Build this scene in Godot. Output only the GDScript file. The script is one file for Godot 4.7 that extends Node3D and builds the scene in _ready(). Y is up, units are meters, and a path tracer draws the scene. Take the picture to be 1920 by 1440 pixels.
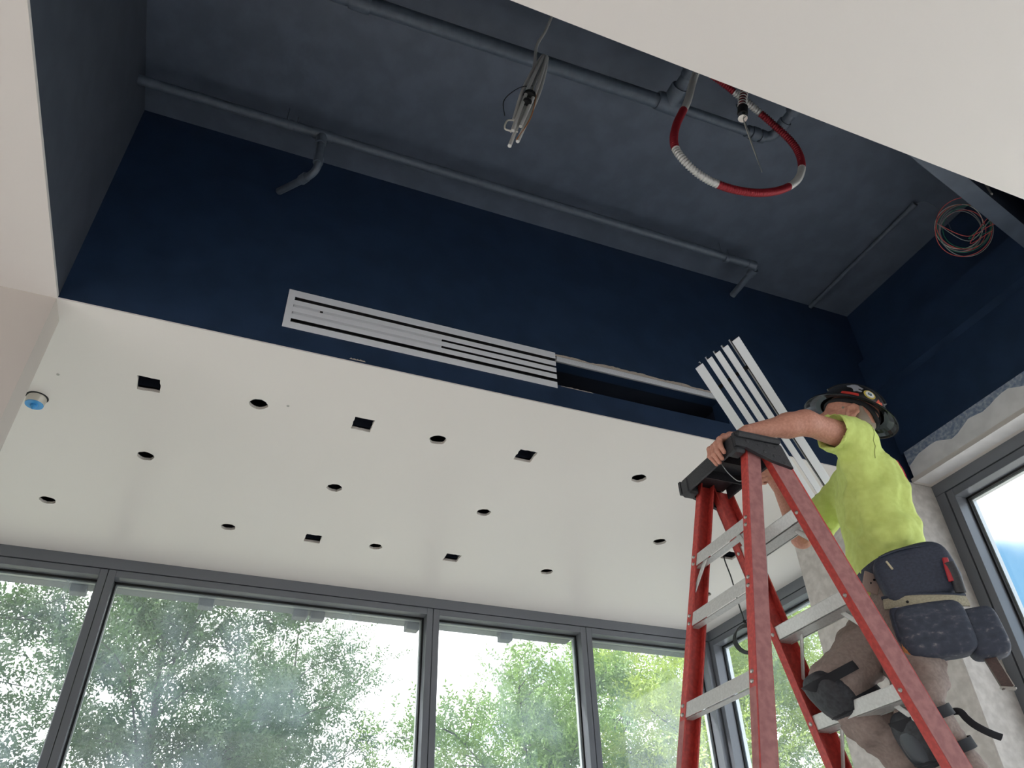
extends Node3D
# A room under construction: white ceiling with a navy recess, glazed corner, worker on a red stepladder.
# V(x, h, d): x metres to the right of the tripod, h metres above the floor, d metres into the room.

const CEIL := 3.88
const DECK := 5.32
const BACK := 3.007
const GLASS_D := 5.79

var M := {}
var rng := RandomNumberGenerator.new()
var taken := {}


func V(x: float, h: float, d: float) -> Vector3:
	return Vector3(x, h, -d)


# ---------------------------------------------------------------- mesh builder
class MB:
	var v := PackedVector3Array()
	var n := PackedVector3Array()

	func tri(a: Vector3, b: Vector3, c: Vector3, na: Vector3, nb: Vector3, nc: Vector3) -> void:
		if (c - a).cross(b - a).dot(na + nb + nc) < 0.0:
			v.append(a); v.append(c); v.append(b)
			n.append(na); n.append(nc); n.append(nb)
		else:
			v.append(a); v.append(b); v.append(c)
			n.append(na); n.append(nb); n.append(nc)

	func flat(a: Vector3, b: Vector3, c: Vector3, away: Vector3) -> void:
		var m := (c - a).cross(b - a).normalized()
		if m.dot((a + b + c) / 3.0 - away) < 0.0:
			m = -m
		tri(a, b, c, m, m, m)

	func quad(a: Vector3, b: Vector3, c: Vector3, d: Vector3, away: Vector3) -> void:
		flat(a, b, c, away)
		flat(a, c, d, away)

	func box(lo: Vector3, hi: Vector3, ch := 0.0) -> void:
		obox((lo + hi) / 2.0, (hi - lo).abs(), Basis(), ch)

	func obox(c: Vector3, size: Vector3, b: Basis, ch := 0.0) -> void:
		var h := size / 2.0
		var ax := [b.x.normalized(), b.y.normalized(), b.z.normalized()]
		var hs := [h.x, h.y, h.z]
		ch = minf(ch, minf(h.x, minf(h.y, h.z)) * 0.9)
		for i in 3:
			var j := (i + 1) % 3
			var k := (i + 2) % 3
			for s in [-1.0, 1.0]:
				var o: Vector3 = c + ax[i] * hs[i] * s
				var ju: Vector3 = ax[j] * (hs[j] - ch)
				var ku: Vector3 = ax[k] * (hs[k] - ch)
				quad(o - ju - ku, o + ju - ku, o + ju + ku, o - ju + ku, c)
			if ch > 0.0:
				for s in [-1.0, 1.0]:
					for t in [-1.0, 1.0]:
						var e: Vector3 = ax[k] * (hs[k] - ch)
						var p: Vector3 = c + ax[i] * hs[i] * s + ax[j] * (hs[j] - ch) * t
						var q: Vector3 = c + ax[i] * (hs[i] - ch) * s + ax[j] * hs[j] * t
						quad(p - e, p + e, q + e, q - e, c)
		if ch > 0.0:
			for s in [-1.0, 1.0]:
				for t in [-1.0, 1.0]:
					for u in [-1.0, 1.0]:
						var w: Vector3 = c + ax[0] * hs[0] * s + ax[1] * hs[1] * t + ax[2] * hs[2] * u
						flat(w - ax[1] * t * ch - ax[2] * u * ch, w - ax[0] * s * ch - ax[2] * u * ch, w - ax[0] * s * ch - ax[1] * t * ch, c)

	# a closed polygon swept straight from a to b; profile x runs along side, y along up
	func sweep(profile: PackedVector2Array, a: Vector3, b: Vector3, side: Vector3) -> void:
		var dir := (b - a).normalized()
		var sx := (side - dir * side.dot(dir)).normalized()
		var sy := dir.cross(sx).normalized()
		prism(profile, a, b, sx, sy, sx, sy)

	func prism(profile: PackedVector2Array, a: Vector3, b: Vector3, ax: Vector3, ay: Vector3, bx: Vector3, by: Vector3) -> void:
		var area := 0.0
		var k := profile.size()
		for i in k:
			area += profile[i].cross(profile[(i + 1) % k])
		var sgn := 1.0 if area > 0.0 else -1.0
		for i in k:
			var p := profile[i]
			var q := profile[(i + 1) % k]
			var e := (q - p).normalized()
			var o := Vector2(e.y, -e.x) * sgn
			var m := (ax * o.x + ay * o.y).normalized()
			var p0 := a + ax * p.x + ay * p.y
			var q0 := a + ax * q.x + ay * q.y
			var p1 := b + bx * p.x + by * p.y
			var q1 := b + bx * q.x + by * q.y
			tri(p0, q0, q1, m, m, m)
			tri(p0, q1, p1, m, m, m)
		var t := Geometry2D.triangulate_polygon(profile)
		var dir := (b - a).normalized()
		for i in range(0, t.size(), 3):
			var r := [profile[t[i]], profile[t[i + 1]], profile[t[i + 2]]]
			tri(a + ax * r[0].x + ay * r[0].y, a + ax * r[1].x + ay * r[1].y, a + ax * r[2].x + ay * r[2].y, -dir, -dir, -dir)
			tri(b + bx * r[0].x + by * r[0].y, b + bx * r[1].x + by * r[1].y, b + bx * r[2].x + by * r[2].y, dir, dir, dir)

	# a round tube along a path; radii is one number or one for each point
	func tube(path: PackedVector3Array, radii, sides := 8, caps := true, flatten := Vector3.ZERO, ratio := 1.0) -> void:
		var count := path.size()
		if count < 2:
			return
		var dir := (path[1] - path[0]).normalized()
		var up := Vector3.UP if absf(dir.y) < 0.9 else Vector3.RIGHT
		if flatten != Vector3.ZERO:
			up = flatten
		var x := (up - dir * up.dot(dir)).normalized()
		var rings := []
		var norms := []
		for i in count:
			var d := (path[mini(i + 1, count - 1)] - path[maxi(i - 1, 0)]).normalized()
			if d == Vector3.ZERO:
				d = dir
			if flatten != Vector3.ZERO:
				x = flatten
			x = (x - d * x.dot(d)).normalized()
			var y := d.cross(x)
			var r: float = radii if radii is float else radii[i]
			var slope := 0.0
			if not radii is float:
				var i0 := maxi(i - 1, 0)
				var i1 := mini(i + 1, count - 1)
				slope = clampf((radii[i1] - radii[i0]) / maxf(path[i0].distance_to(path[i1]), 1e-5), -2.0, 2.0)
			var ring := PackedVector3Array()
			var nn := PackedVector3Array()
			for s in sides:
				var w := TAU * s / sides
				ring.append(path[i] + x * cos(w) * r * ratio + y * sin(w) * r)
				nn.append(((x * cos(w) / ratio + y * sin(w)).normalized() - d * slope).normalized())
			rings.append(ring)
			norms.append(nn)
		for i in count - 1:
			for s in sides:
				var t := (s + 1) % sides
				tri(rings[i][s], rings[i][t], rings[i + 1][t], norms[i][s], norms[i][t], norms[i + 1][t])
				tri(rings[i][s], rings[i + 1][t], rings[i + 1][s], norms[i][s], norms[i + 1][t], norms[i + 1][s])
		if caps:
			for e in [0, count - 1]:
				var m: Vector3 = (path[0] - path[1]).normalized() if e == 0 else (path[count - 1] - path[count - 2]).normalized()
				for s in sides:
					tri(path[e], rings[e][s], rings[e][(s + 1) % sides], m, m, m)

	# profile of (radius, height) turned about the y axis of xf
	func lathe(profile: PackedVector2Array, xf: Transform3D, sides := 20) -> void:
		var k := profile.size()
		for i in k - 1:
			var p := profile[i]
			var q := profile[i + 1]
			var e := (q - p).normalized()
			var o := Vector2(e.y, -e.x)
			for s in sides:
				var w0 := TAU * s / sides
				var w1 := TAU * (s + 1) / sides
				var c0 := Vector3(cos(w0), 0, sin(w0))
				var c1 := Vector3(cos(w1), 0, sin(w1))
				var n0 := (xf.basis * (c0 * o.x + Vector3.UP * o.y)).normalized()
				var n1 := (xf.basis * (c1 * o.x + Vector3.UP * o.y)).normalized()
				var a := xf * (c0 * p.x + Vector3.UP * p.y)
				var b := xf * (c1 * p.x + Vector3.UP * p.y)
				var c := xf * (c1 * q.x + Vector3.UP * q.y)
				var d := xf * (c0 * q.x + Vector3.UP * q.y)
				tri(a, b, c, n0, n1, n1)
				tri(a, c, d, n0, n1, n0)

	# a rounded, pillow-like block (superellipsoid)
	func puff(c: Vector3, size: Vector3, b: Basis, e := 0.45, seg := 20) -> void:
		var f := func(w: float, p: float) -> Array:
			var cu := cos(w); var su := sin(w); var cv := cos(p); var sv := sin(p)
			var g := func(x: float, q: float) -> float: return signf(x) * pow(absf(x), q)
			var l := Vector3(g.call(cv, e) * g.call(cu, e) * size.x / 2.0, g.call(sv, e) * size.y / 2.0, g.call(cv, e) * g.call(su, e) * size.z / 2.0)
			var m := Vector3(g.call(cv, 2.0 - e) * g.call(cu, 2.0 - e) / size.x, g.call(sv, 2.0 - e) / size.y, g.call(cv, 2.0 - e) * g.call(su, 2.0 - e) / size.z)
			return [c + b * l, (b * m).normalized()]
		var grid := []
		for i in seg + 1:
			var row := []
			for j in seg * 2:
				row.append(f.call(TAU * j / (seg * 2), -PI / 2 + PI * i / seg))
			grid.append(row)
		for i in seg:
			for j in seg * 2:
				var k := (j + 1) % (seg * 2)
				var A: Array = grid[i][j]; var B: Array = grid[i][k]; var C: Array = grid[i + 1][k]; var D: Array = grid[i + 1][j]
				tri(A[0], B[0], C[0], A[1], B[1], C[1])
				tri(A[0], C[0], D[0], A[1], C[1], D[1])

	func commit(origin := Vector3.ZERO) -> ArrayMesh:
		var w := v.duplicate()
		if origin != Vector3.ZERO:
			for i in w.size():
				w[i] -= origin
		var arr := []
		arr.resize(Mesh.ARRAY_MAX)
		arr[Mesh.ARRAY_VERTEX] = w
		arr[Mesh.ARRAY_NORMAL] = n
		var m := ArrayMesh.new()
		m.add_surface_from_arrays(Mesh.PRIMITIVE_TRIANGLES, arr)
		return m


# ---------------------------------------------------------------- naming and tagging
func numbered(called: String) -> String:
	if not taken.has(called):
		taken[called] = 0
		return called
	taken[called] += 1
	return "%s_%03d" % [called, taken[called]]


func tag(o: Node3D, label := "", category := "", group := "", kind := "") -> Node3D:
	if label: o.set_meta("label", label)
	if category: o.set_meta("category", category)
	if group: o.set_meta("group", group)
	if kind: o.set_meta("kind", kind)
	return o


func thing(called: String, at: Vector3, label: String, category: String, group := "") -> Node3D:
	var o := Node3D.new()
	o.name = numbered(called)
	add_child(o)
	o.position = at
	return tag(o, label, category, group)


func world_of(p: Node) -> Vector3:
	var t := Vector3.ZERO
	while p is Node3D and p != self:
		t += (p as Node3D).position
		p = p.get_parent()
	return t


func part(mb: MB, called: String, m: Material, parent: Node3D, label := "") -> MeshInstance3D:
	var o := MeshInstance3D.new()
	o.name = called
	o.mesh = mb.commit(world_of(parent))
	o.material_override = m
	parent.add_child(o, true)
	if label: o.set_meta("label", label)
	return o


# one mesh that is a thing by itself
func single(mb: MB, called: String, m: Material, label: String, category: String, group := "") -> MeshInstance3D:
	var o := MeshInstance3D.new()
	o.name = numbered(called)
	o.mesh = mb.commit()
	o.material_override = m
	add_child(o)
	tag(o, label, category, group)
	return o


func struct(mb: MB, called: String, m: Material, label := "", parent: Node3D = null) -> MeshInstance3D:
	var o := MeshInstance3D.new()
	o.name = called
	o.mesh = mb.commit(world_of(parent) if parent else Vector3.ZERO)
	o.material_override = m
	if parent:
		parent.add_child(o, true)
	else:
		add_child(o)
		tag(o, label, "", "", "structure")
	return o


func struct_box(called: String, lo: Vector3, hi: Vector3, m: Material, label := "") -> MeshInstance3D:
	var b := MB.new()
	b.box(lo, hi)
	return struct(b, called, m, label)


# ---------------------------------------------------------------- materials
func mat(col: Color, rough := 0.6, metal := 0.0, spec := 0.5) -> StandardMaterial3D:
	var m := StandardMaterial3D.new()
	m.albedo_color = col
	m.roughness = rough
	m.metallic = metal
	m.metallic_specular = spec
	return m


func c8(r: int, g: int, b: int) -> Color:
	return Color(r / 255.0, g / 255.0, b / 255.0)


func noise_tex(freq: float, stops: Array, seed_: int, kind := FastNoiseLite.TYPE_SIMPLEX_SMOOTH, octaves := 4, size := 512) -> NoiseTexture2D:
	var f := FastNoiseLite.new()
	f.noise_type = kind
	f.frequency = freq
	f.fractal_octaves = octaves
	f.seed = seed_
	var t := NoiseTexture2D.new()
	t.width = size
	t.height = size
	t.seamless = true
	t.noise = f
	var g := Gradient.new()
	var offs := PackedFloat32Array()
	var cols := PackedColorArray()
	for s in stops:
		offs.append(s[0])
		cols.append(s[1])
	g.offsets = offs
	g.colors = cols
	t.color_ramp = g
	return t


func bump_tex(freq: float, seed_: int, strength := 2.0, octaves := 4) -> NoiseTexture2D:
	var f := FastNoiseLite.new()
	f.noise_type = FastNoiseLite.TYPE_SIMPLEX_SMOOTH
	f.frequency = freq
	f.fractal_octaves = octaves
	f.seed = seed_
	var t := NoiseTexture2D.new()
	t.width = 512
	t.height = 512
	t.seamless = true
	t.as_normal_map = true
	t.bump_strength = strength
	t.noise = f
	return t


# mottled between two tones; scale is texture repeats for each metre
func mottled(a: Color, b: Color, freq: float, scale: float, rough: float, seed_: int, metal := 0.0, bump := 0.0, bump_freq := 0.05) -> StandardMaterial3D:
	var m := mat(Color.WHITE, rough, metal)
	m.albedo_texture = noise_tex(freq, [[0.25, a], [0.75, b]], seed_)
	m.uv1_triplanar = true
	m.uv1_world_triplanar = true
	m.uv1_scale = Vector3.ONE * scale
	if bump > 0.0:
		m.normal_enabled = true
		m.normal_texture = bump_tex(bump_freq, seed_ + 7)
		m.normal_scale = bump
	return m


func make_materials() -> void:
	M.white = mat(c8(229, 225, 221), 0.3)
	M.wall_white = mat(c8(218, 212, 207), 0.6)
	M.plaster = mottled(c8(214, 214, 215), c8(226, 226, 227), 0.012, 1.0, 0.7, 5)
	M.wash = mottled(c8(112, 128, 152), c8(158, 167, 180), 0.03, 2.0, 0.8, 6)
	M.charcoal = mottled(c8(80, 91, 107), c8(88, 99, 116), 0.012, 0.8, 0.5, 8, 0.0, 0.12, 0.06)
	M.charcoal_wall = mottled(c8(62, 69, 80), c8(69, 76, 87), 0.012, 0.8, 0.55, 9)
	M.navy = mottled(c8(25, 45, 72), c8(31, 52, 81), 0.01, 0.7, 0.55, 10, 0.0, 0.08, 0.05)
	M.pipe = mottled(c8(82, 93, 107), c8(92, 103, 117), 0.02, 2.0, 0.42, 11)
	M.concrete = mottled(c8(190, 186, 182), c8(208, 204, 200), 0.03, 0.8, 0.85, 12, 0.0, 0.25, 0.06)
	M.floor = mat(c8(210, 204, 201), 0.5)
	M.frame = mat(c8(110, 114, 121), 0.26, 0.1)
	M.gasket = mat(c8(22, 23, 26), 0.7)
	M.seal = mat(c8(186, 190, 192), 0.35, 0.6)
	M.alu = mottled(c8(190, 192, 190), c8(204, 206, 204), 0.05, 3.0, 0.4, 15, 0.3)
	M.grille = mat(c8(222, 226, 232), 0.38)
	M.galv = mottled(c8(206, 210, 216), c8(226, 229, 234), 0.06, 4.0, 0.25, 16, 0.4)
	M.duct = mat(c8(20, 30, 46), 0.75)
	M.torn = mottled(c8(150, 138, 126), c8(214, 205, 194), 0.08, 6.0, 0.9, 17)
	M.gypsum = mottled(c8(196, 192, 186), c8(222, 218, 212), 0.06, 6.0, 0.9, 33)
	M.red_rail = mottled(c8(164, 52, 48), c8(190, 66, 58), 0.03, 3.0, 0.5, 18)
	M.red_faded = mottled(c8(148, 98, 98), c8(166, 114, 112), 0.02, 2.5, 0.75, 32)
	M.black_plastic = mottled(c8(34, 36, 41), c8(48, 50, 55), 0.05, 4.0, 0.5, 19)
	M.steel = mat(c8(176, 174, 170), 0.35, 0.9)
	M.skin = mottled(c8(186, 130, 112), c8(206, 152, 132), 0.03, 5.0, 0.55, 20)
	M.shirt = mottled(c8(204, 222, 124), c8(213, 231, 135), 0.02, 3.0, 0.85, 21, 0.0, 0.3, 0.03)
	M.trousers = mottled(c8(136, 122, 117), c8(156, 141, 134), 0.03, 4.0, 0.9, 22, 0.0, 0.3, 0.06)
	M.leather = mottled(c8(38, 46, 64), c8(56, 64, 82), 0.03, 6.0, 0.6, 23, 0.0, 0.4, 0.08)
	M.leather_worn = mat(Color.WHITE, 0.65)
	M.leather_worn.albedo_texture = noise_tex(0.012, [[0.0, c8(40, 48, 64)], [0.6, c8(54, 62, 78)], [0.78, c8(78, 82, 94)], [0.9, c8(128, 126, 130)], [1.0, c8(150, 146, 146)]], 24)
	M.leather_worn.uv1_triplanar = true
	M.leather_worn.uv1_scale = Vector3.ONE * 5.0
	M.tan = mottled(c8(150, 146, 128), c8(176, 170, 148), 0.04, 6.0, 0.8, 25)
	M.pad = mottled(c8(26, 30, 37), c8(52, 56, 62), 0.02, 5.0, 0.55, 26)
	M.strap = mat(c8(22, 25, 32), 0.8)
	M.hat = mat(c8(12, 14, 18), 0.16)
	M.hat.clearcoat_enabled = true
	M.hat_brim = mat(c8(70, 74, 80), 0.12, 0.7)
	M.hair = mat(c8(150, 138, 126), 0.8)
	M.wood = mottled(c8(186, 116, 62), c8(206, 138, 82), 0.03, 8.0, 0.5, 27)
	M.wood_dark = mottled(c8(64, 50, 48), c8(84, 66, 62), 0.03, 8.0, 0.5, 28)
	M.red_flex = mat(c8(150, 34, 46), 0.42, 0.3)
	M.bare_flex = mat(c8(206, 206, 204), 0.35, 0.3)
	M.wire_green = mat(c8(40, 130, 104), 0.45)
	M.wire_red = mat(c8(214, 92, 90), 0.45)
	M.wire_grey = mat(c8(150, 156, 158), 0.45)
	M.wire_white = mat(c8(214, 212, 204), 0.45)
	M.cable = mat(c8(38, 44, 46), 0.5)
	M.blue_cap = mat(c8(70, 156, 220), 0.35)
	M.chrome = mat(c8(210, 208, 202), 0.12, 0.95)
	M.bark = mottled(c8(70, 66, 62), c8(96, 90, 84), 0.05, 4.0, 0.9, 29)
	M.ground = mat(c8(210, 206, 202), 0.95)
	M.planting = mottled(c8(92, 95, 82), c8(116, 118, 104), 0.03, 0.4, 0.95, 34)
	M.partition = mat(c8(196, 189, 183), 0.65)
	M.boot = mottled(c8(70, 52, 38), c8(92, 70, 52), 0.04, 5.0, 0.7, 31)
	M.glass = StandardMaterial3D.new()
	M.glass.transparency = BaseMaterial3D.TRANSPARENCY_ALPHA
	M.glass.albedo_color = Color(0.86, 0.95, 0.93, 0.04)
	M.glass.roughness = 0.0
	M.glass.metallic_specular = 0.5
	for i in 3:
		var lm := mat([c8(78, 98, 66), c8(100, 126, 66), c8(128, 146, 72)][i], 0.5)
		lm.backlight_enabled = true
		lm.backlight = [c8(66, 92, 50), c8(100, 130, 54), c8(140, 160, 62)][i]
		lm.cull_mode = BaseMaterial3D.CULL_DISABLED
		M["leaf%d" % i] = lm
	# dried smears of cleaning water and dust on the panes
	M.film = StandardMaterial3D.new()
	M.film.transparency = BaseMaterial3D.TRANSPARENCY_ALPHA
	M.film.roughness = 0.9
	M.film.albedo_color = Color.WHITE
	M.film.albedo_texture = noise_tex(0.008, [[0.0, Color(0.88, 0.94, 1.0, 0.05)], [0.5, Color(0.88, 0.94, 1.0, 0.11)], [0.8, Color(0.9, 0.95, 1.0, 0.24)], [1.0, Color(0.92, 0.96, 1.0, 0.32)]], 41, FastNoiseLite.TYPE_SIMPLEX_SMOOTH, 5)
	M.film.uv1_triplanar = true
	M.film.uv1_world_triplanar = true
	M.film.uv1_scale = Vector3(0.5, 0.28, 0.5)
	M.film.backlight_enabled = true
	M.film.backlight = Color(0.85, 0.9, 0.95)
	M.film.cull_mode = BaseMaterial3D.CULL_DISABLED


# ---------------------------------------------------------------- scene
func _ready() -> void:
	rng.seed = 11
	set_camera_and_light()
	make_materials()
	build_room()
	build_windows()
	build_recess_services()
	build_ceiling_fittings()
	build_grilles()
	build_ladder()
	build_person()
	build_outdoors()


func set_camera_and_light() -> void:
	var cam := Camera3D.new()
	cam.name = "camera"
	# columns: image right, image up, backwards
	var b := Basis()
	b.x = Vector3(CAM_R[0], CAM_R[1], -CAM_R[2])
	b.y = Vector3(CAM_U[0], CAM_U[1], -CAM_U[2])
	b.z = b.x.cross(b.y)
	cam.transform = Transform3D(b.orthonormalized(), Vector3(0, 1.48, 0))
	cam.fov = rad_to_deg(2.0 * atan(720.0 / 1434.47))
	cam.near = 0.05
	cam.far = 400.0
	add_child(cam)
	cam.current = true

	var env := Environment.new()
	env.background_mode = Environment.BG_SKY
	env.tonemap_mode = Environment.TONE_MAPPER_LINEAR
	env.tonemap_exposure = 2.02
	env.sdfgi_enabled = true
	env.ssao_enabled = true
	env.ssil_enabled = true
	var sky := Sky.new()
	var pano := PanoramaSkyMaterial.new()
	pano.panorama = sky_texture()
	sky.sky_material = pano
	env.sky = sky
	var we := WorldEnvironment.new()
	we.name = "world"
	we.environment = env
	add_child(we)
	var sun := DirectionalLight3D.new()
	sun.name = "sun"
	sun.light_energy = 1.4
	sun.light_color = Color(1.0, 0.985, 0.97)
	sun.light_angular_distance = 2.0
	sun.shadow_enabled = true
	sun.look_at_from_position(SUN_TO.normalized() * 10.0, Vector3.ZERO)
	add_child(sun)


# Bright broken cloud with a veiled sun to the left, opening to blue away from it.
const SUN_TO := Vector3(-0.78, 0.58, -0.24)
const SKY_LOW := 2.0
const SKY_GLOW := 1.2

func sky_texture() -> ImageTexture:
	var w := 768
	var h := 384
	var im := Image.create(w, h, false, Image.FORMAT_RGBF)
	var f := FastNoiseLite.new()
	f.seed = 54
	f.frequency = 1.6
	f.fractal_octaves = 5
	var sun := SUN_TO.normalized()
	for y in h:
		var th := PI * (y + 0.5) / h
		for x in w:
			var ph := TAU * (x + 0.5) / w   # column 0 looks along -z
			var d := Vector3(sin(ph) * sin(th), cos(th), -cos(ph) * sin(th))
			if d.y < 0.0:
				im.set_pixel(x, y, Color(0.42, 0.42, 0.38))
				continue
			var a := acos(clampf(d.dot(sun), -1, 1))
			var glow := exp(-a * a / 0.55)
			var q := Vector3(d.x, d.y * 1.8, d.z) * 1.5
			var cl := smoothstep(-0.26, 0.26, f.get_noise_3dv(q) + 1.1 * exp(-a * a / 0.75))
			var blue := Color(0.075, 0.17, 0.27) * lerpf(1.0, 0.75, d.y)
			var cloud := Color(0.98, 1.02, 1.04)
			var c := blue.lerp(cloud, cl) * SKY_LOW + Color(1.0, 1.0, 0.98) * (glow * SKY_GLOW)
			im.set_pixel(x, y, c)
	return ImageTexture.create_from_image(im)


const CAM_R := [0.929023, -0.023582, -0.369269]
const CAM_U := [-0.206629, 0.794805, -0.570604]


# ---------------------------------------------------------------- helpers for curves
func smooth_path(pts: Array, each := 8) -> PackedVector3Array:
	var out := PackedVector3Array()
	var k := pts.size()
	for i in k - 1:
		var p0: Vector3 = pts[maxi(i - 1, 0)]
		var p1: Vector3 = pts[i]
		var p2: Vector3 = pts[i + 1]
		var p3: Vector3 = pts[mini(i + 2, k - 1)]
		for s in each:
			out.append(p1.cubic_interpolate(p2, p0, p3, float(s) / each))
	out.append(pts[k - 1])
	return out


func resample(path: PackedVector3Array, step: float) -> PackedVector3Array:
	var c := Curve3D.new()
	c.bake_interval = step
	for p in path:
		c.add_point(p)
	var l := c.get_baked_length()
	var k := maxi(2, int(round(l / step)))
	var out := PackedVector3Array()
	for i in k + 1:
		out.append(c.sample_baked(l * i / k))
	return out


func rough_ring(cx: float, cd: float, rx: float, rd: float, square: bool, jag: float) -> PackedVector2Array:
	var out := PackedVector2Array()
	var k := 20
	for i in k:
		var w := TAU * (i + 0.5) / k
		var p := Vector2(cos(w), sin(w))
		if square:
			p /= maxf(absf(p.x), absf(p.y))
		var j := 1.0 + rng.randf_range(-jag, jag)
		out.append(Vector2(cx + p.x * rx * j, cd + p.y * rd * j))
	return out


# ---------------------------------------------------------------- the room
const SQUARE_CUTS := [[-0.521, 3.536], [0.576, 3.526], [1.548, 3.528], [0.569, 5.019], [1.576, 5.008], [3.526, 4.307]]
const ROUND_CUTS := [[0.019, 3.524], [1.012, 3.536], [2.315, 3.534], [-0.524, 4.262], [0.569, 4.272], [1.557, 4.271], [-1.084, 5.014], [0.005, 5.025], [1.006, 5.004], [2.338, 5.012], [2.9, 4.275], [3.767, 5.014]]

func build_room() -> void:
	struct_box("floor", V(-7.2, -0.2, -5.2), V(4.45, 0.0, 5.95), M.floor, "pale concrete floor of the room")
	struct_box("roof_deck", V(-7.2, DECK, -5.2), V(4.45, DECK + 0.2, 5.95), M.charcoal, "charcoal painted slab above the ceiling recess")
	# white ceiling beyond the recess, with ragged cut-outs
	var ceil_ := CSGCombiner3D.new()
	ceil_.name = "ceiling"
	add_child(ceil_)
	tag(ceil_, "white ceiling with cut-outs between the navy recess and the window wall", "", "", "structure")
	var slab := CSGBox3D.new()
	slab.name = "board"
	slab.size = Vector3(11.29, 0.017, 2.8)
	slab.position = V(-1.355, CEIL + 0.0085, BACK + 1.4)
	slab.material = M.white
	ceil_.add_child(slab)
	var cuts := []
	for s in SQUARE_CUTS:
		cuts.append(rough_ring(s[0], s[1], 0.054, 0.06, true, 0.05))
	for s in ROUND_CUTS:
		cuts.append(rough_ring(s[0], s[1], 0.047, 0.047, false, 0.07))
	for poly in cuts:
		var c := CSGPolygon3D.new()
		c.name = "cut"
		c.polygon = poly
		c.depth = 0.1
		c.operation = CSGShape3D.OPERATION_SUBTRACTION
		c.transform = Transform3D(Basis(Vector3.RIGHT, Vector3(0, 0, -1), Vector3.UP), Vector3(0, CEIL + 0.06, 0))
		c.material = M.gypsum
		ceil_.add_child(c, true)
	# white ceiling on the near side and to the left of the recess
	var mb := MB.new()
	mb.prism(PackedVector2Array([Vector2(-7.1, -5.1), Vector2(4.3, -5.1), Vector2(4.3, 1.07), Vector2(-0.907, 1.07), Vector2(-0.907, BACK), Vector2(-7.1, BACK)]), V(0, CEIL, 0), V(0, CEIL + 0.02, 0), Vector3.RIGHT, Vector3(0, 0, -1), Vector3.RIGHT, Vector3(0, 0, -1))
	struct(mb, "ceiling_001", M.white, "plain white ceiling in front of and to the left of the navy recess")
	# upright faces of the recess
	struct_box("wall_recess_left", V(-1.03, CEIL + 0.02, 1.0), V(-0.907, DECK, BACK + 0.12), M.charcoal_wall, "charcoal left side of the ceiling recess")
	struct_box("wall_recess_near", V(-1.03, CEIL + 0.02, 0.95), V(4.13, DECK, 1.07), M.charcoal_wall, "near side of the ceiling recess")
	mb = MB.new()   # navy back face with the long slot for the air grille
	mb.box(V(-0.907, CEIL + 0.007, BACK - 0.0005), V(4.13, 4.03, BACK + 0.12))
	mb.box(V(-0.907, 4.235, BACK), V(4.13, DECK, BACK + 0.12))
	mb.box(V(-0.907, 4.03, BACK), V(0.08, 4.235, BACK + 0.12))
	mb.box(V(2.66, 4.03, BACK), V(4.13, 4.235, BACK + 0.12))
	struct(mb, "wall_recess_back", M.navy, "navy back face of the ceiling recess with a long open slot")
	struct_box("wall_recess_right", V(4.01, 4.095, 1.0), V(4.13, DECK, BACK + 0.05), M.navy, "navy right side of the ceiling recess")
	struct_box("trim_1", V(3.935, 4.56, 1.0), V(4.012, 4.84, BACK), M.navy, "navy ledge along the right side of the recess")
	struct_box("trim_2", V(4.008, CEIL, 1.0), V(4.13, 4.095, BACK - 0.03), M.plaster, "unpainted plaster band above the right window")
	var p2 := PackedVector2Array([Vector2(1.0, 4.097), Vector2(BACK - 0.028, 4.097)])
	for i in 41:
		var t := i / 40.0
		var d := lerpf(BACK - 0.028, 1.0, t)
		var lip: float = 4.03 + 0.022 * sin(d * 9.0) + 0.016 * sin(d * 23.0 + 1.0) + rng.randf_range(-0.005, 0.005)
		if d > 2.86:
			lip = lerpf(4.04, 3.99, (d - 2.86) / 0.12)
		p2.append(Vector2(d, lip))
	mb = MB.new()
	mb.prism(p2, V(4.0065, 0, 0), V(4.009, 0, 0), Vector3(0, 0, -1), Vector3.UP, Vector3(0, 0, -1), Vector3.UP)
	struct(mb, "trim_3", M.wash, "thin uneven wash of navy paint along the top of the plaster band")
	struct_box("trim_4", V(4.008, CEIL, 1.0), V(4.31, CEIL + 0.03, BACK - 0.005), M.wall_white, "white underside above the right window")
	# angled bulkhead hanging from the deck at the right
	var dirx := V(0.9744, 0, 0.2249)
	var side := V(0.2249, 0, -0.9744)
	mb = MB.new()
	mb.prism(PackedVector2Array([Vector2(0, 4.68), Vector2(0.09, 4.68), Vector2(0.09, DECK), Vector2(0, DECK)]), V(2.0, 0, 1.245), V(2.0, 0, 1.245) + dirx * 2.05, side, Vector3.UP, side, Vector3.UP)
	struct(mb, "wall_bulkhead", M.charcoal, "angled charcoal bulkhead across the right end of the recess")
	# room walls
	mb = MB.new()
	mb.box(V(-7.2, 0, -5.2), V(-7.05, CEIL, -3.7))
	mb.box(V(-7.2, 0, 1.1), V(-7.05, CEIL, 5.95))
	mb.box(V(-7.2, CEIL, -5.2), V(-7.05, DECK, 5.95))
	struct(mb, "wall_left", M.wall_white, "white left wall")
	mb = MB.new()
	mb.box(V(-7.2, 0, -5.2), V(4.45, CEIL, -5.05))
	mb.box(V(-7.2, CEIL, -5.2), V(4.45, DECK, -5.05))
	struct(mb, "wall_near", M.wall_white, "white wall behind the viewer")
	struct_box("wall_partition", V(-7.05, 0, BACK), V(-0.91, CEIL, BACK + 0.16), M.partition, "white partition wall ending at the corner of the recess")
	mb = MB.new()
	mb.box(V(3.86, 0, 3.0), V(4.30, CEIL, 4.0), 0.006)
	struct(mb, "wall_pillar", M.concrete, "raw grey concrete pillar between the two right windows")
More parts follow.
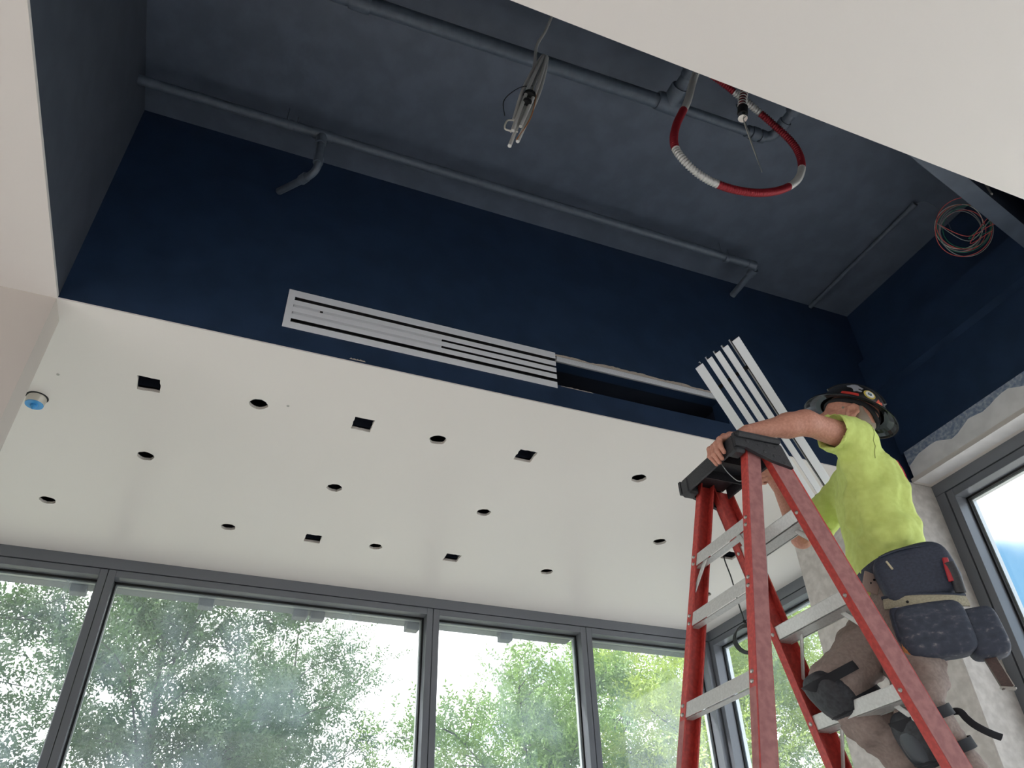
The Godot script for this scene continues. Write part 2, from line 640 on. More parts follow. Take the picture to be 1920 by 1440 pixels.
	struct_box("wall_back_upper", V(-7.2, CEIL, GLASS_D), V(4.45, DECK, 5.95), M.wall_white, "wall above the back windows")
	struct_box("wall_right_upper", V(4.29, CEIL + 0.02, -5.2), V(4.45, DECK, 5.8), M.wall_white, "wall above the right windows")


# ---------------------------------------------------------------- windows
# corner: lower corner on the room side of the frame; along: unit vector of the width; out: unit vector to the outside
func window(called: String, corner: Vector3, along: Vector3, out: Vector3, width: float, height: float, label: String, smeared := false) -> Node3D:
	var w := Node3D.new()
	w.name = called
	add_child(w)
	w.position = corner
	tag(w, label, "", "", "structure")
	var up := Vector3.UP
	var gap := 0.0025
	var fw := 0.052
	var dep := 0.13
	var at := func(a: float, h: float, o: float) -> Vector3: return corner + along * a + up * h + out * o
	var bar := func(called_: String, a0: float, a1: float, h0: float, h1: float, o0: float, o1: float, m: Material, ch := 0.002) -> void:
		var mb := MB.new()
		var c: Vector3 = at.call((a0 + a1) / 2, (h0 + h1) / 2, (o0 + o1) / 2)
		mb.obox(c, Vector3(a1 - a0, h1 - h0, o1 - o0), Basis(along, up, along.cross(up)), ch)
		part(mb, called_, m, w)
	bar.call("jamb", gap, fw, 0.0, height - gap, 0.0, dep, M.frame)
	bar.call("jamb", width - fw, width - gap, 0.0, height - gap, 0.0, dep, M.frame)
	bar.call("head", fw, width - fw, height - fw, height - gap, 0.0, dep, M.frame)
	bar.call("sill", fw, width - fw, 0.0, fw, 0.0, dep, M.frame)
	# black glazing gaskets round the pane
	var g := 0.012
	var i0 := fw
	var i1 := width - fw
	var k1 := height - fw
	bar.call("gasket", i0, i0 + g, fw, k1, 0.092, 0.108, M.gasket, 0.0)
	bar.call("gasket", i1 - g, i1, fw, k1, 0.092, 0.108, M.gasket, 0.0)
	bar.call("gasket", i0, i1, k1 - g, k1, 0.092, 0.108, M.gasket, 0.0)
	bar.call("gasket", i0, i1, fw, fw + g, 0.092, 0.108, M.gasket, 0.0)
	# pale outer glazing beads
	bar.call("bead", i0, i0 + 0.02, fw, k1, 0.116, 0.15, M.seal, 0.0)
	bar.call("bead", i1 - 0.02, i1, fw, k1, 0.116, 0.15, M.seal, 0.0)
	bar.call("bead", i0, i1, k1 - 0.02, k1, 0.116, 0.15, M.seal, 0.0)
	bar.call("pane", i0, i1, fw, k1, 0.108, 0.114, M.glass, 0.0)
	if smeared:
		var mb := MB.new()
		mb.quad(at.call(i0 + g, fw + g, 0.1065), at.call(i1 - g, fw + g, 0.1065), at.call(i1 - g, k1 - g, 0.1065), at.call(i0 + g, k1 - g, 0.1065), corner + out)
		part(mb, "smeared_dust", M.film, w)
	return w


func build_windows() -> void:
	struct_box("trim_5", V(-7.1, 3.80, GLASS_D - 0.004), V(4.289, CEIL, 5.93), M.frame, "grey metal header above the back windows")
	struct_box("trim_6", V(4.286, 3.80, 3.98), V(4.42, CEIL, GLASS_D), M.frame, "grey metal header above the window right of the corner")
	struct_box("trim_7", V(4.289, 0, GLASS_D), V(4.42, CEIL, 5.93), M.frame, "grey metal corner post")
	struct_box("trim_8", V(4.163, 3.806, -5.0), V(4.31, CEIL, 3.0), M.frame, "grey metal header above the right window")
	struct_box("trim_9", V(4.165, 0, 2.93), V(4.31, 3.804, 3.0), M.frame, "grey metal strip between pillar and right window")
	var base := 0.12
	var hh := 3.797 - base
	var out := V(0, 0, 1)
	var names := ["leftmost back window reaching behind the partition", "back window left of the widest one", "widest back window", "narrower back window with open sky at its left", "back window beside the glazed corner"]
	var xs := [-5.5, -3.1, -0.719, 1.68, 3.043, 4.286]
	for i in 5:
		var w := window("window_%d" % (i + 1), V(xs[i], base, GLASS_D), Vector3.RIGHT, out, xs[i + 1] - xs[i], hh, names[i], i > 0)
		# clips of the sunshade outside, hanging below the outer head
		var ledge := MB.new()
		ledge.box(V(xs[i] + 0.06, 3.735, 5.97), V(xs[i + 1] - 0.06, 3.80, 6.09))
		part(ledge, "outer_ledge", M.frame, w)
		for c in [[-0.9, 1], [-0.03, 2], [0.668, 2], [0.8, 2], [1.57, 2], [2.388, 3]]:
			if c[1] == i:
				var b := MB.new()
				b.box(V(c[0] - 0.055, 3.68, 5.985), V(c[0] + 0.055, 3.74, 6.075), 0.006)
				part(b, "sunshade_clip", M.frame, w)
	window("window_6", V(4.289, base, 5.785), V(0, 0, -1), Vector3.RIGHT, 1.79, hh, "window right of the glazed corner, ending at the pillar", true)
	var d := 2.925
	for i in 3:
		window("window_%d" % (i + 7), V(4.167, base, d), V(0, 0, -1), Vector3.RIGHT, 2.4, 3.803 - base, ["tall right window beside the pillar", "right window nearer the viewer", "right window behind the viewer"][i])
		d -= 2.4
	for i in 2:
		window("window_%d" % (i + 10), V(-7.06, base, -3.7 + 2.4 * i), V(0, 0, 1), Vector3.LEFT, 2.4, CEIL - base, ["left window nearer the viewer", "left window beside the partition"][i])
	struct_box("sill_left", V(-7.2, 0, -3.7), V(-7.06, base, 1.1), M.frame, "grey kerb under the left windows")
	struct_box("sill_back", V(-7.1, 0, GLASS_D), V(4.289, base, 5.93), M.frame, "grey kerb under the back windows")
	struct_box("sill_right", V(4.167, 0, -5.0), V(4.42, base, 2.93), M.frame, "grey kerb under the right windows")
	struct_box("sill_corner", V(4.289, 0, 4.0), V(4.42, base, GLASS_D), M.frame, "grey kerb under the corner window")
	struct_box("wall_back_left", V(-7.1, 0, GLASS_D), V(-5.5, 3.81, 5.93), M.wall_white, "white wall left of the back windows")
	struct_box("wall_right_near", V(4.167, 0, -5.1), V(4.42, 3.88, -4.27), M.wall_white, "white wall beyond the right windows")


# ---------------------------------------------------------------- pipes and cables in the recess
func ring(mb: MB, c: Vector3, axis: Vector3, r: float, half: float) -> void:
	mb.tube(PackedVector3Array([c - axis * half, c - axis * (half * 0.8), c + axis * (half * 0.8), c + axis * half]), [r * 0.94, r, r, r * 0.94], 18)


func build_recess_services() -> void:
	var X := Vector3.RIGHT
	var Z := V(0, 0, 1)
	# sprinkler branch along the back of the recess
	var t := thing("sprinkler_pipe", V(1.0, 5.18, 2.72), "long charcoal sprinkler pipe close to the navy back face, with one bent drop", "pipe")
	var mb := MB.new()
	mb.tube(PackedVector3Array([V(-0.905, 5.175, 2.715), V(2.90, 5.19, 2.715)]), 0.026, 20)
	part(mb, "pipe_run", M.pipe, t)
	mb = MB.new()
	ring(mb, V(0.04, 5.178, 2.715), X, 0.033, 0.055)
	ring(mb, V(0.04, 5.13, 2.715), Vector3.UP, 0.030, 0.035)
	part(mb, "tee_fitting", M.pipe, t)
	mb = MB.new()
	mb.tube(smooth_path([V(0.04, 5.16, 2.715), V(0.045, 5.0, 2.715), V(0.05, 4.92, 2.72), V(0.03, 4.885, 2.76), V(-0.03, 4.90, 2.85), V(-0.12, 4.955, 3.0)], 8), 0.02, 16)
	ring(mb, V(0.047, 4.955, 2.717), Vector3.UP, 0.027, 0.025)
	ring(mb, V(-0.005, 4.892, 2.81), V(-0.5, 0.1, 0.85).normalized(), 0.027, 0.025)
	part(mb, "drop_pipe", M.pipe, t)
	mb = MB.new()
	mb.tube(smooth_path([V(2.86, 5.19, 2.715), V(2.92, 5.19, 2.72), V(2.945, 5.19, 2.76), V(2.945, 5.185, 2.85), V(2.945, 5.18, 3.0)], 6), 0.022, 16)
	ring(mb, V(2.90, 5.19, 2.715), X, 0.032, 0.03)
	ring(mb, V(2.945, 5.188, 2.77), Z, 0.030, 0.03)
	part(mb, "elbow", M.pipe, t)
	for x in [-0.13, 2.70]:
		mb = MB.new()
		mb.tube(PackedVector3Array([V(x - 0.028, 5.17, 2.715), V(x - 0.028, DECK, 2.715)]), 0.004, 8)
		mb.tube(PackedVector3Array([V(x + 0.028, 5.17, 2.715), V(x + 0.028, 5.27, 2.715)]), 0.004, 8)
		ring(mb, V(x, 5.178, 2.715), X, 0.030, 0.014)
		part(mb, "hanger", M.pipe, t)
	# larger main nearer the opening
	t = thing("sprinkler_main", V(1.0, 5.1, 1.84), "thick charcoal sprinkler main crossing the recess beside the near ceiling edge", "pipe")
	mb = MB.new()
	mb.tube(PackedVector3Array([V(-0.905, 5.1, 1.90), V(1.70, 5.1, 1.825)]), 0.038, 22)
	part(mb, "pipe_run", M.pipe, t)
	mb = MB.new()
	ring(mb, V(0.07, 5.1, 1.872), X, 0.047, 0.05)
	part(mb, "coupling", M.pipe, t)
	mb = MB.new()
	ring(mb, V(1.715, 5.1, 1.822), X, 0.050, 0.075)
	ring(mb, V(1.715, 5.1, 1.76), Z, 0.048, 0.05)
	part(mb, "tee_fitting", M.pipe, t)
	mb = MB.new()
	mb.tube(PackedVector3Array([V(1.715, 5.1, 1.80), V(1.735, 5.1, 1.07)]), 0.036, 20)
	ring(mb, V(1.722, 5.1, 1.62), Z, 0.045, 0.03)
	part(mb, "branch_pipe", M.pipe, t)
	mb = MB.new()
	mb.tube(PackedVector3Array([V(1.76, 5.1, 1.82), V(2.29, 5.1, 1.81)]), 0.026, 18)
	part(mb, "reduced_pipe", M.pipe, t)
	mb = MB.new()
	mb.tube(smooth_path([V(2.24, 5.1, 1.812), V(2.30, 5.1, 1.81), V(2.345, 5.1, 1.79), V(2.36, 5.1, 1.74), V(2.362, 5.1, 1.58)], 6), 0.028, 18)
	ring(mb, V(2.25, 5.1, 1.812), X, 0.038, 0.022)
	ring(mb, V(2.30, 5.1, 1.811), X, 0.036, 0.014)
	ring(mb, V(2.361, 5.1, 1.70), Z, 0.036, 0.016)
	ring(mb, V(2.362, 5.1, 1.58), Z, 0.044, 0.05)
	ring(mb, V(2.362, 5.13, 1.58), Vector3.UP, 0.04, 0.04)
	ring(mb, V(2.42, 5.1, 1.575), X, 0.036, 0.03)
	part(mb, "elbow", M.pipe, t)
	mb = MB.new()
	mb.tube(PackedVector3Array([V(2.21, 5.1, 1.812), V(2.18, DECK, 1.80)]), 0.007, 8)
	ring(mb, V(2.21, 5.1, 1.812), X, 0.034, 0.012)
	part(mb, "hanger", M.pipe, t)
	# thin conduit on the deck, with its painted pull string
	t = thing("deck_conduit", V(3.66, 5.29, 2.5), "thin charcoal conduit running along the slab towards the right end of the navy face", "conduit")
	mb = MB.new()
	mb.tube(PackedVector3Array([V(3.66, 5.303, 1.98), V(3.66, 5.303, 3.005)]), 0.014, 14)
	part(mb, "tube", M.pipe, t)
	mb = MB.new()
	ring(mb, V(3.66, 5.303, 2.0), Z, 0.019, 0.022)
	part(mb, "connector", M.pipe, t)
	mb = MB.new()
	mb.tube(smooth_path([V(3.66, 5.303, 1.985), V(3.70, 5.28, 1.93), V(3.78, 5.18, 1.92), V(3.80, 5.02, 1.94)], 8), 0.0025, 6)
	part(mb, "pull_string", M.pipe, t)
	flex_cables()
	wire_coil()


func corrugated(mb: MB, path: PackedVector3Array, r: float, pitch := 0.013) -> void:
	var p := resample(path, pitch / 4.0)
	var radii := []
	for i in p.size():
		radii.append(r * (1.0 + 0.17 * cos(TAU * i / 4.0)))
	mb.tube(p, radii, 10)


func flex_cables() -> void:
	# red and bare armoured conduit hanging in one loop
	var t := thing("armoured_loop", V(1.85, 4.2, 1.6), "red and bare metal armoured cable hanging in a big loop from the recess", "cable")
	var loop := smooth_path([V(1.745, 5.16, 1.50), V(1.70, 4.98, 1.60), V(1.618, 4.74, 1.60), V(1.515, 4.50, 1.60), V(1.475, 4.33, 1.60), V(1.51, 4.23, 1.60), V(1.60, 4.175, 1.61), V(1.74, 4.175, 1.62), V(1.90, 4.215, 1.62), V(2.06, 4.31, 1.62), V(2.18, 4.43, 1.61), V(2.235, 4.57, 1.60), V(2.215, 4.70, 1.59), V(2.11, 4.835, 1.59), V(1.985, 4.92, 1.58), V(1.88, 4.98, 1.57), V(1.77, 5.04, 1.56), V(1.70, 5.10, 1.52)], 12)
	loop = resample(loop, 0.01)
	var cuts := [0.0, 0.205, 0.34, 0.435, 0.61, 0.69, 0.84, 0.905, 1.0]
	for i in 8:
		var mb := MB.new()
		var a := int(cuts[i] * (loop.size() - 1))
		var b := int(cuts[i + 1] * (loop.size() - 1))
		corrugated(mb, loop.slice(a, b + 1), 0.0165)
		part(mb, "bare_section" if i % 2 == 0 else "red_section", M.bare_flex if i % 2 == 0 else M.red_flex, t)
	t = thing("armoured_stub", V(1.9, 4.65, 1.5), "short red and silver armoured cable end hanging straight down with loose wires", "cable")
	var mb2 := MB.new()
	var stub := smooth_path([V(1.905, 5.02, 1.42), V(1.885, 4.86, 1.46), V(1.85, 4.72, 1.49), V(1.833, 4.62, 1.50)], 10)
	mb2.tube(resample(stub, 0.0052), 0.0185, 12)
	part(mb2, "red_core", M.red_flex, t)
	var ring_path := resample(stub, 0.021)
	mb2 = MB.new()
	for i in range(1, ring_path.size() - 3):
		var d := (ring_path[i + 1] - ring_path[i - 1]).normalized()
		mb2.tube(PackedVector3Array([ring_path[i] - d * 0.004, ring_path[i] - d * 0.0015, ring_path[i] + d * 0.0015, ring_path[i] + d * 0.004]), [0.0185, 0.0215, 0.0215, 0.0185], 14)
	part(mb2, "armour_rib", M.bare_flex, t)
	mb2 = MB.new()
	var dn := V(-0.1, -0.95, 0.1).normalized()
	mb2.tube(PackedVector3Array([V(1.842, 4.665, 1.495), V(1.832, 4.61, 1.502)]), 0.024, 14)
	part(mb2, "end_collar", M.gasket, t)
	mb2 = MB.new()
	mb2.tube(PackedVector3Array([V(1.832, 4.612, 1.502), V(1.829, 4.585, 1.505)]), 0.022, 14)
	part(mb2, "metal_bushing", M.chrome, t)
	for k in 2:
		mb2 = MB.new()
		mb2.tube(smooth_path([V(1.83, 4.59, 1.505), V(1.845 + k * 0.01, 4.52, 1.52), V(1.87 + k * 0.004, 4.42, 1.54), V(1.885, 4.32 - k * 0.05, 1.55)], 8), 0.0022, 6)
		part(mb2, "wire", M.wire_grey if k else M.wire_white, t)
	# bundle of folded metal-clad cable strapped below the main
	t = thing("cable_bundle", V(0.9, 4.4, 1.8), "bundle of folded silver metal-clad cables strapped together below the sprinkler main", "cable")
	var top := V(0.975, 5.045, 1.785)
	var low := V(0.805, 4.36, 1.80)
	var along := (low - top).normalized()
	var sx := Vector3.RIGHT
	var sz := along.cross(sx).normalized()
	for k in 5:
		var off := sx * (0.016 * (k - 2)) + sz * (0.008 if k % 2 else -0.006)
		var e := 0.62 + 0.05 * ((k * 2) % 5)
		mb2 = MB.new()
		corrugated(mb2, smooth_path([top + off * 0.4, top + off * 0.9 + along * 0.14, top + off * 1.2 + along * 0.36, top + off * 0.8 + along * e], 8), 0.0075, 0.009)
		part(mb2, "metal_clad_cable", M.bare_flex, t)
	for k in 3:
		mb2 = MB.new()
		var s := sx * (0.02 * (k - 1))
		mb2.tube(smooth_path([top + s + along * 0.30, top + s * 1.6 + along * 0.55 + sx * 0.01, low + s * 0.9 + along * (0.02 + 0.02 * k)], 8), 0.0028, 8)
		part(mb2, "wire_end", [M.wire_white, M.wire_white, M.wood][k], t)
	mb2 = MB.new()
	mb2.tube(smooth_path([low + sx * 0.01, low + along * 0.01 - sx * 0.045, low - along * 0.06 - sx * 0.05, low - along * 0.08 - sx * 0.01], 8), 0.004, 8)
	part(mb2, "wire_hook", M.wire_white, t)
	for h in [0.40, 0.47]:
		mb2 = MB.new()
		mb2.tube(PackedVector3Array([top + along * (h - 0.012), top + along * (h + 0.012)]), 0.03 if h < 0.45 else 0.026, 12)
		part(mb2, "tape_wrap", M.gasket, t)
	mb2 = MB.new()
	corrugated(mb2, smooth_path([V(0.995, 5.315, 1.71), V(0.97, 5.22, 1.75), V(0.935, 5.12, 1.78), V(0.92, 4.98, 1.79), V(0.905, 4.82, 1.80), V(0.895, 4.70, 1.80)], 8), 0.007, 0.009)
	part(mb2, "supply_cable", M.bare_flex, t)
	mb2 = MB.new()
	mb2.tube(smooth_path([top + along * 0.3, top + along * 0.36 - sx * 0.06, top + along * 0.5 - sx * 0.10, top + along * 0.62 - sx * 0.07], 8), 0.0022, 6)
	part(mb2, "loose_string", M.cable, t)


func wire_coil() -> void:
	var t := thing("wire_coil", V(3.72, 4.75, 1.78), "loose coil of thin red green and grey wires beside the angled bulkhead", "wire")
	var c := V(3.66, 4.88, 1.79)
	var view := V(0.62, 0.52, 0.58).normalized()
	var r1 := Vector3.UP.cross(view).normalized()
	var r2 := view.cross(r1).normalized()
	var mats := [M.wire_red, M.wire_green, M.wire_grey, M.wire_red, M.wire_green, M.wire_grey, M.wire_white, M.wire_red, M.wire_grey]
	for k in 9:
		var pts := []
		var ra := 0.12 + rng.randf() * 0.055
		var sx := rng.randf_range(-0.015, 0.03)
		var sy := rng.randf_range(-0.02, 0.02)
		var w0 := rng.randf_range(-0.3, 0.3)
		for i in 25:
			var w := w0 + TAU * 1.05 * i / 24.0
			var squash := 0.93 + 0.05 * sin(k * 2.1)
			pts.append(c + r1 * (cos(w) * ra * squash + sx) + r2 * (sin(w) * ra + sy) + view * (0.003 * k + 0.01 * sin(w * 2.0 + k)))
		var mb := MB.new()
		mb.tube(smooth_path(pts, 3), 0.0023, 6)
		part(mb, "wire", mats[k], t)
	for k in 4:   # tails running right to the bulkhead
		var mb := MB.new()
		var s := 1.0 if k % 2 else -1.0
		mb.tube(smooth_path([c - r1 * (0.13 * s) + r2 * (-0.07 * s), c + r1 * 0.0 + r2 * (-0.06 - 0.015 * k), c - r1 * 0.16 + r2 * (-0.04 + 0.02 * k), V(3.93, 4.80 + 0.02 * k, 1.70), V(3.98, 4.86 + 0.03 * k, 1.69)], 8), 0.0023, 6)
		part(mb, "wire", mats[k], t)
	# small white bracket on the bulkhead face
	var mb3 := MB.new()
	mb3.tube(smooth_path([V(3.50, 4.87, 1.475), V(3.465, 4.83, 1.485), V(3.45, 4.77, 1.49), V(3.452, 4.73, 1.49)], 6), 0.012, 10)
	single(mb3, "cable_hook", M.wire_white, "small white curved hook on the angled bulkhead", "hook")


# ---------------------------------------------------------------- ceiling fittings
func build_ceiling_fittings() -> void:
	# sprinkler head with protective cap
	var at := V(-1.051, CEIL, 3.844)
	var t := thing("fire_sprinkler", at, "fire sprinkler with blue protective cap beside the partition wall", "sprinkler")
	var mb := MB.new()
	mb.lathe(PackedVector2Array([Vector2(0.0, -0.045), Vector2(0.044, -0.045), Vector2(0.048, -0.012), Vector2(0.048, 0.0)]), Transform3D(Basis(), at), 28)
	part(mb, "chrome_collar", M.chrome, t)
	mb = MB.new()
	mb.lathe(PackedVector2Array([Vector2(0.0, -0.075), Vector2(0.004, -0.073), Vector2(0.016, -0.058), Vector2(0.017, -0.049), Vector2(0.043, -0.049), Vector2(0.044, -0.044)]), Transform3D(Basis(), at), 24)
	part(mb, "blue_cap", M.blue_cap, t)
	mb = MB.new()
	mb.lathe(PackedVector2Array([Vector2(0.047, -0.003), Vector2(0.054, -0.001), Vector2(0.054, 0.001)]), Transform3D(Basis(), at), 28)
	part(mb, "rim", M.gasket, t)
	# wires tucked in some of the round cut-outs
	var n := 0
	var where := ["second cut-out from the partition in the row beside the navy face", "fourth cut-out from the partition in the row beside the navy face", "last cut-out beside the ladder in the row along the navy face", "second cut-out from the partition in the middle row", "third cut-out from the partition in the middle row", "first cut-out from the partition in the row along the windows", "sixth cut-out from the partition in the row along the windows"]
	for i in [0, 1, 2, 4, 5, 6, 9]:
		var c := V(ROUND_CUTS[i][0], CEIL + 0.035, ROUND_CUTS[i][1])
		var w := thing("tucked_wire", c, "looped cable inside the " + where[n], "wire", "wires tucked in round ceiling cut-outs")
		mb = MB.new()
		var s := 1.0 if n % 2 else -1.0
		mb.tube(smooth_path([c + Vector3(-0.05, 0.05, 0.01 * s), c + Vector3(-0.02, 0.012, 0.0), c + Vector3(0.015, 0.008, 0.008 * s), c + Vector3(0.03, 0.035, -0.02 * s), c + Vector3(0.0, 0.06, -0.03)], 6), 0.0045, 8)
		part(mb, "sheath", M.wire_grey, w)
		mb = MB.new()
		mb.tube(smooth_path([c + Vector3(0.035, 0.03, 0.02 * s), c + Vector3(0.0, 0.012, 0.018), c + Vector3(-0.035, 0.04, -0.01 * s)], 6), 0.003, 8)
		part(mb, "conductor", M.wire_green if n in [2, 3] else M.wire_white, w)
		n += 1
	# metal housings that show behind the square cut-outs
	var over := ["first square cut-out from the partition beside the navy face", "second square cut-out from the partition beside the navy face", "third square cut-out from the partition beside the navy face", "square cut-out nearer the partition along the windows", "square cut-out farther from the partition along the windows", "square cut-out that the dark cable hangs from"]
	for si in 6:
		var s: Array = SQUARE_CUTS[si]
		var c := V(s[0], CEIL + 0.03, s[1])
		var b := thing("light_housing", c, "dark recessed light housing above the " + over[si], "housing", "housings above square ceiling cut-outs")
		mb = MB.new()
		for w in 4:
			var a := Basis(Vector3.UP, w * PI / 2)
			mb.obox(c + a * Vector3(0.064, 0.03, 0), Vector3(0.002, 0.06, 0.13), a)
		mb.lathe(PackedVector2Array([Vector2(0.06, 0.06), Vector2(0.055, 0.12), Vector2(0.0, 0.13)]), Transform3D(Basis(), c), 18)
		part(mb, "can", M.duct, b)
	# coiled cable hanging from the cut-out near the corner
	var h := V(3.515, 3.29, 4.33)
	t = thing("hanging_cable", V(3.53, 3.3, 4.33), "dark cable hanging from a square cut-out with its end wound in a coil", "cable")
	mb = MB.new()
	mb.tube(smooth_path([V(3.50, 3.95, 4.345), V(3.497, 3.86, 4.35), V(3.52, 3.72, 4.345), V(3.53, 3.55, 4.34), V(3.545, 3.42, 4.335), V(3.55, 3.37, 4.33)], 8), 0.005, 8)
	part(mb, "drop", M.cable, t)
	mb = MB.new()
	mb.tube(PackedVector3Array([V(3.545, 3.40, 4.333), V(3.55, 3.365, 4.33)]), 0.011, 8)
	part(mb, "tape_wrap", M.gasket, t)
	var view := V(0.5, 0.3, 0.8).normalized()
	var r1 := Vector3.UP.cross(view).normalized()
	var r2 := view.cross(r1).normalized()
	var cc := V(3.545, 3.275, 4.33)
	for k in 5:
		mb = MB.new()
		var pts := PackedVector3Array()
		for i in 33:
			var w := TAU * i / 32.0
			pts.append(cc + r1 * cos(w) * (0.085 + 0.004 * k) + r2 * (sin(w) * (0.092 + 0.003 * sin(k * 3.0)) - 0.004 * k) + view * (0.009 * (k - 2) + 0.004 * sin(w + k)))
		mb.tube(pts, 0.0055, 8, false)
		part(mb, "coil_turn", M.cable, t)
	# tiny screws and nicks left in the ceiling board
	for p in [[0.166, 3.486], [-0.94, 3.60]]:
		mb = MB.new()
		mb.lathe(PackedVector2Array([Vector2(0.0, -0.004), Vector2(0.007, -0.003), Vector2(0.008, 0.0)]), Transform3D(Basis(), V(p[0], CEIL, p[1])), 10)
		single(mb, "screw_head", M.steel, "tiny screw head in the white ceiling beside " + ("a round cut-out" if p[0] > 0.0 else "the partition end"), "screw", "screw heads in the white ceiling")


# ---------------------------------------------------------------- linear air grilles
# bars of (offset from one edge, width); the bars run along u for len, w is across, n towards the room
const BARS := [[0.0, 0.040], [0.064, 0.030], [0.110, 0.030], [0.156, 0.030], [0.209, 0.042]]

func grille_bars(t: Node3D, o: Vector3, u: Vector3, w: Vector3, n: Vector3, length: float, deep: float) -> void:
	for i in 5:
		var b: Array = BARS[i]
		var mb := MB.new()
		var edge := i == 0 or i == 4
		var bw: float = b[1]
		# face flange with a web behind it
		mb.obox(o + u * length / 2 + w * (b[0] + bw / 2) + n * 0.003, Vector3(length, bw, 0.004), Basis(u, w, n), 0.0008)
		var o2 := part(mb, "flange" if edge else "slat", M.grille, t)
		# black web behind the face, with a thin bright lip
		var web: float = b[0] + (bw - 0.006 if i == 0 else (0.006 if i == 4 else bw / 2))
		mb = MB.new()
		mb.obox(o + u * length / 2 + w * web - n * deep / 2, Vector3(length - 0.004, 0.003, deep), Basis(u, w, n))
		part(mb, "web", M.gasket, o2)
		mb = MB.new()
		mb.obox(o + u * length / 2 + w * (web + (0.003 if i < 4 else -0.003)) - n * deep, Vector3(length, 0.008, 0.003), Basis(u, w, n))
		part(mb, "back_lip", M.grille, o2)


func build_grilles() -> void:
	# installed part
	var x0 := 0.044
	var x1 := 1.528
	var h0 := 4.006
	var n := V(0, 0, -1)
	var t := thing("air_grille", V(0.78, h0, BACK), "long silver linear air grille set in the navy back face", "grille")
	var o := V(x0 + 0.033, h0, BACK)
	grille_bars(t, o, Vector3.RIGHT, Vector3.UP, n, x1 - x0 - 0.033, 0.035)
	var mb := MB.new()
	mb.obox(V(x0 + 0.017, h0 + 0.1255, BACK) + n * 0.003, Vector3(0.034, 0.251, 0.0045), Basis(), 0.0008)
	part(mb, "end_plate", M.grille, t)
	for k in [1, 2]:   # curved deflector blades behind the two middle slots
		mb = MB.new()
		var y: float = h0 + [0.0, 0.110, 0.156][k]
		var prof := PackedVector2Array([Vector2(0.0, 0.0015), Vector2(-0.006, 0.0005), Vector2(-0.012, -0.003), Vector2(-0.018, -0.009), Vector2(-0.0195, -0.008), Vector2(-0.0125, -0.0005), Vector2(-0.006, 0.003), Vector2(0.0, 0.004)])
		mb.prism(prof, V(x0 + 0.035, y, BACK), V(0.86, y, BACK), Vector3(0, 0, 1), Vector3.UP, Vector3(0, 0, 1), Vector3.UP)
		part(mb, "deflector_blade", M.grille, t)
	mb = MB.new()
	mb.box(V(0.212, h0 + 0.141, BACK - 0.001), V(0.226, h0 + 0.155, BACK + 0.012))
	part(mb, "clip", M.gasket, t)
	# duct box behind the slot
	mb = MB.new()
	mb.box(V(0.02, 3.99, BACK + 0.32), V(2.72, 4.28, BACK + 0.33))
	mb.box(V(0.02, 4.245, BACK + 0.121), V(2.72, 4.26, BACK + 0.33))
	mb.box(V(0.02, 4.005, BACK + 0.121), V(2.72, 4.02, BACK + 0.33))
	mb.box(V(0.02, 4.0, BACK + 0.121), V(0.035, 4.27, BACK + 0.33))
	mb.box(V(2.70, 4.0, BACK + 0.121), V(2.72, 4.27, BACK + 0.33))
	single(mb, "slot_duct", M.duct, "dark duct box behind the open slot in the navy face", "duct")
	# bright metal track along the top of the open half of the slot, torn plaster edge above it
	mb = MB.new()
	mb.obox(V(2.075, 4.221, BACK + 0.006), Vector3(1.08, 0.030, 0.024), Basis(Vector3.RIGHT, 0.35), 0.002)
	single(mb, "slot_track", M.galv, "bright metal track along the top of the open slot", "track")
	var p := PackedVector2Array([Vector2(2.64, 4.237), Vector2(1.528, 4.237)])
	for i in 61:
		var s := i / 60.0
		var hh: float = 0.006 + 0.010 * sin(s * PI) + 0.006 * sin(s * 23.0) * sin(s * 7.0) + rng.randf_range(0.0, 0.006)
		p.append(Vector2(lerpf(1.528, 2.64, s), 4.238 + maxf(hh, 0.002)))
	mb = MB.new()
	mb.prism(p, V(0, 0, BACK - 0.002), V(0, 0, BACK + 0.004), Vector3.RIGHT, Vector3.UP, Vector3.RIGHT, Vector3.UP)
	single(mb, "torn_plaster_edge", M.torn, "ragged pale torn plaster edge along the top of the open slot", "plaster")
	for e in [[0.39, 0.47, CEIL + 0.017, 0.010], [0.62, 0.70, 4.256, 0.006], [1.55, 1.75, 4.026, 0.006]]:
		var q := PackedVector2Array([Vector2(e[1], e[2]), Vector2(e[0], e[2])])
		for i in 13:
			q.append(Vector2(lerpf(e[0], e[1], i / 12.0), e[2] + 0.001 + e[3] * absf(sin(i * 1.3)) * (0.4 + rng.randf() * 0.6)))
		mb = MB.new()
		mb.prism(q, V(0, 0, BACK - 0.0015), V(0, 0, BACK + 0.002), Vector3.RIGHT, Vector3.UP, Vector3.RIGHT, Vector3.UP)
		single(mb, "plaster_chip", M.torn, ["chipped plaster at the lower edge of the navy face", "chipped paint along the top of the installed grille", "chipped edge under the open slot"][[0.39, 0.62, 1.55].find(e[0])], "plaster")
	# the length that the worker holds
	var tr := V(2.034, 3.799, 2.103)
	var tl := V(1.881, 3.690, 2.268)
	var u := V(0.78, -0.469, 0.414).normalized()
	var w := (tl - tr).normalized()
	var nn := u.cross(w).normalized()
	if nn.dot(V(0, 1.48, 0) - tr) < 0.0:
		nn = -nn
	t = thing("loose_air_grille", tr + u * 0.5, "loose silver linear air grille held slanting under the worker's arm", "grille")
	grille_bars(t, tr, u, w, nn, 1.06, 0.035)
	for a in [0.16, 0.55, 0.95]:
		mb = MB.new()
		mb.obox(tr + u * a + w * 0.125 - nn * 0.02, Vector3(0.02, 0.22, 0.003), Basis(u, w, nn))
		part(mb, "spacer_bar", M.gasket, t)


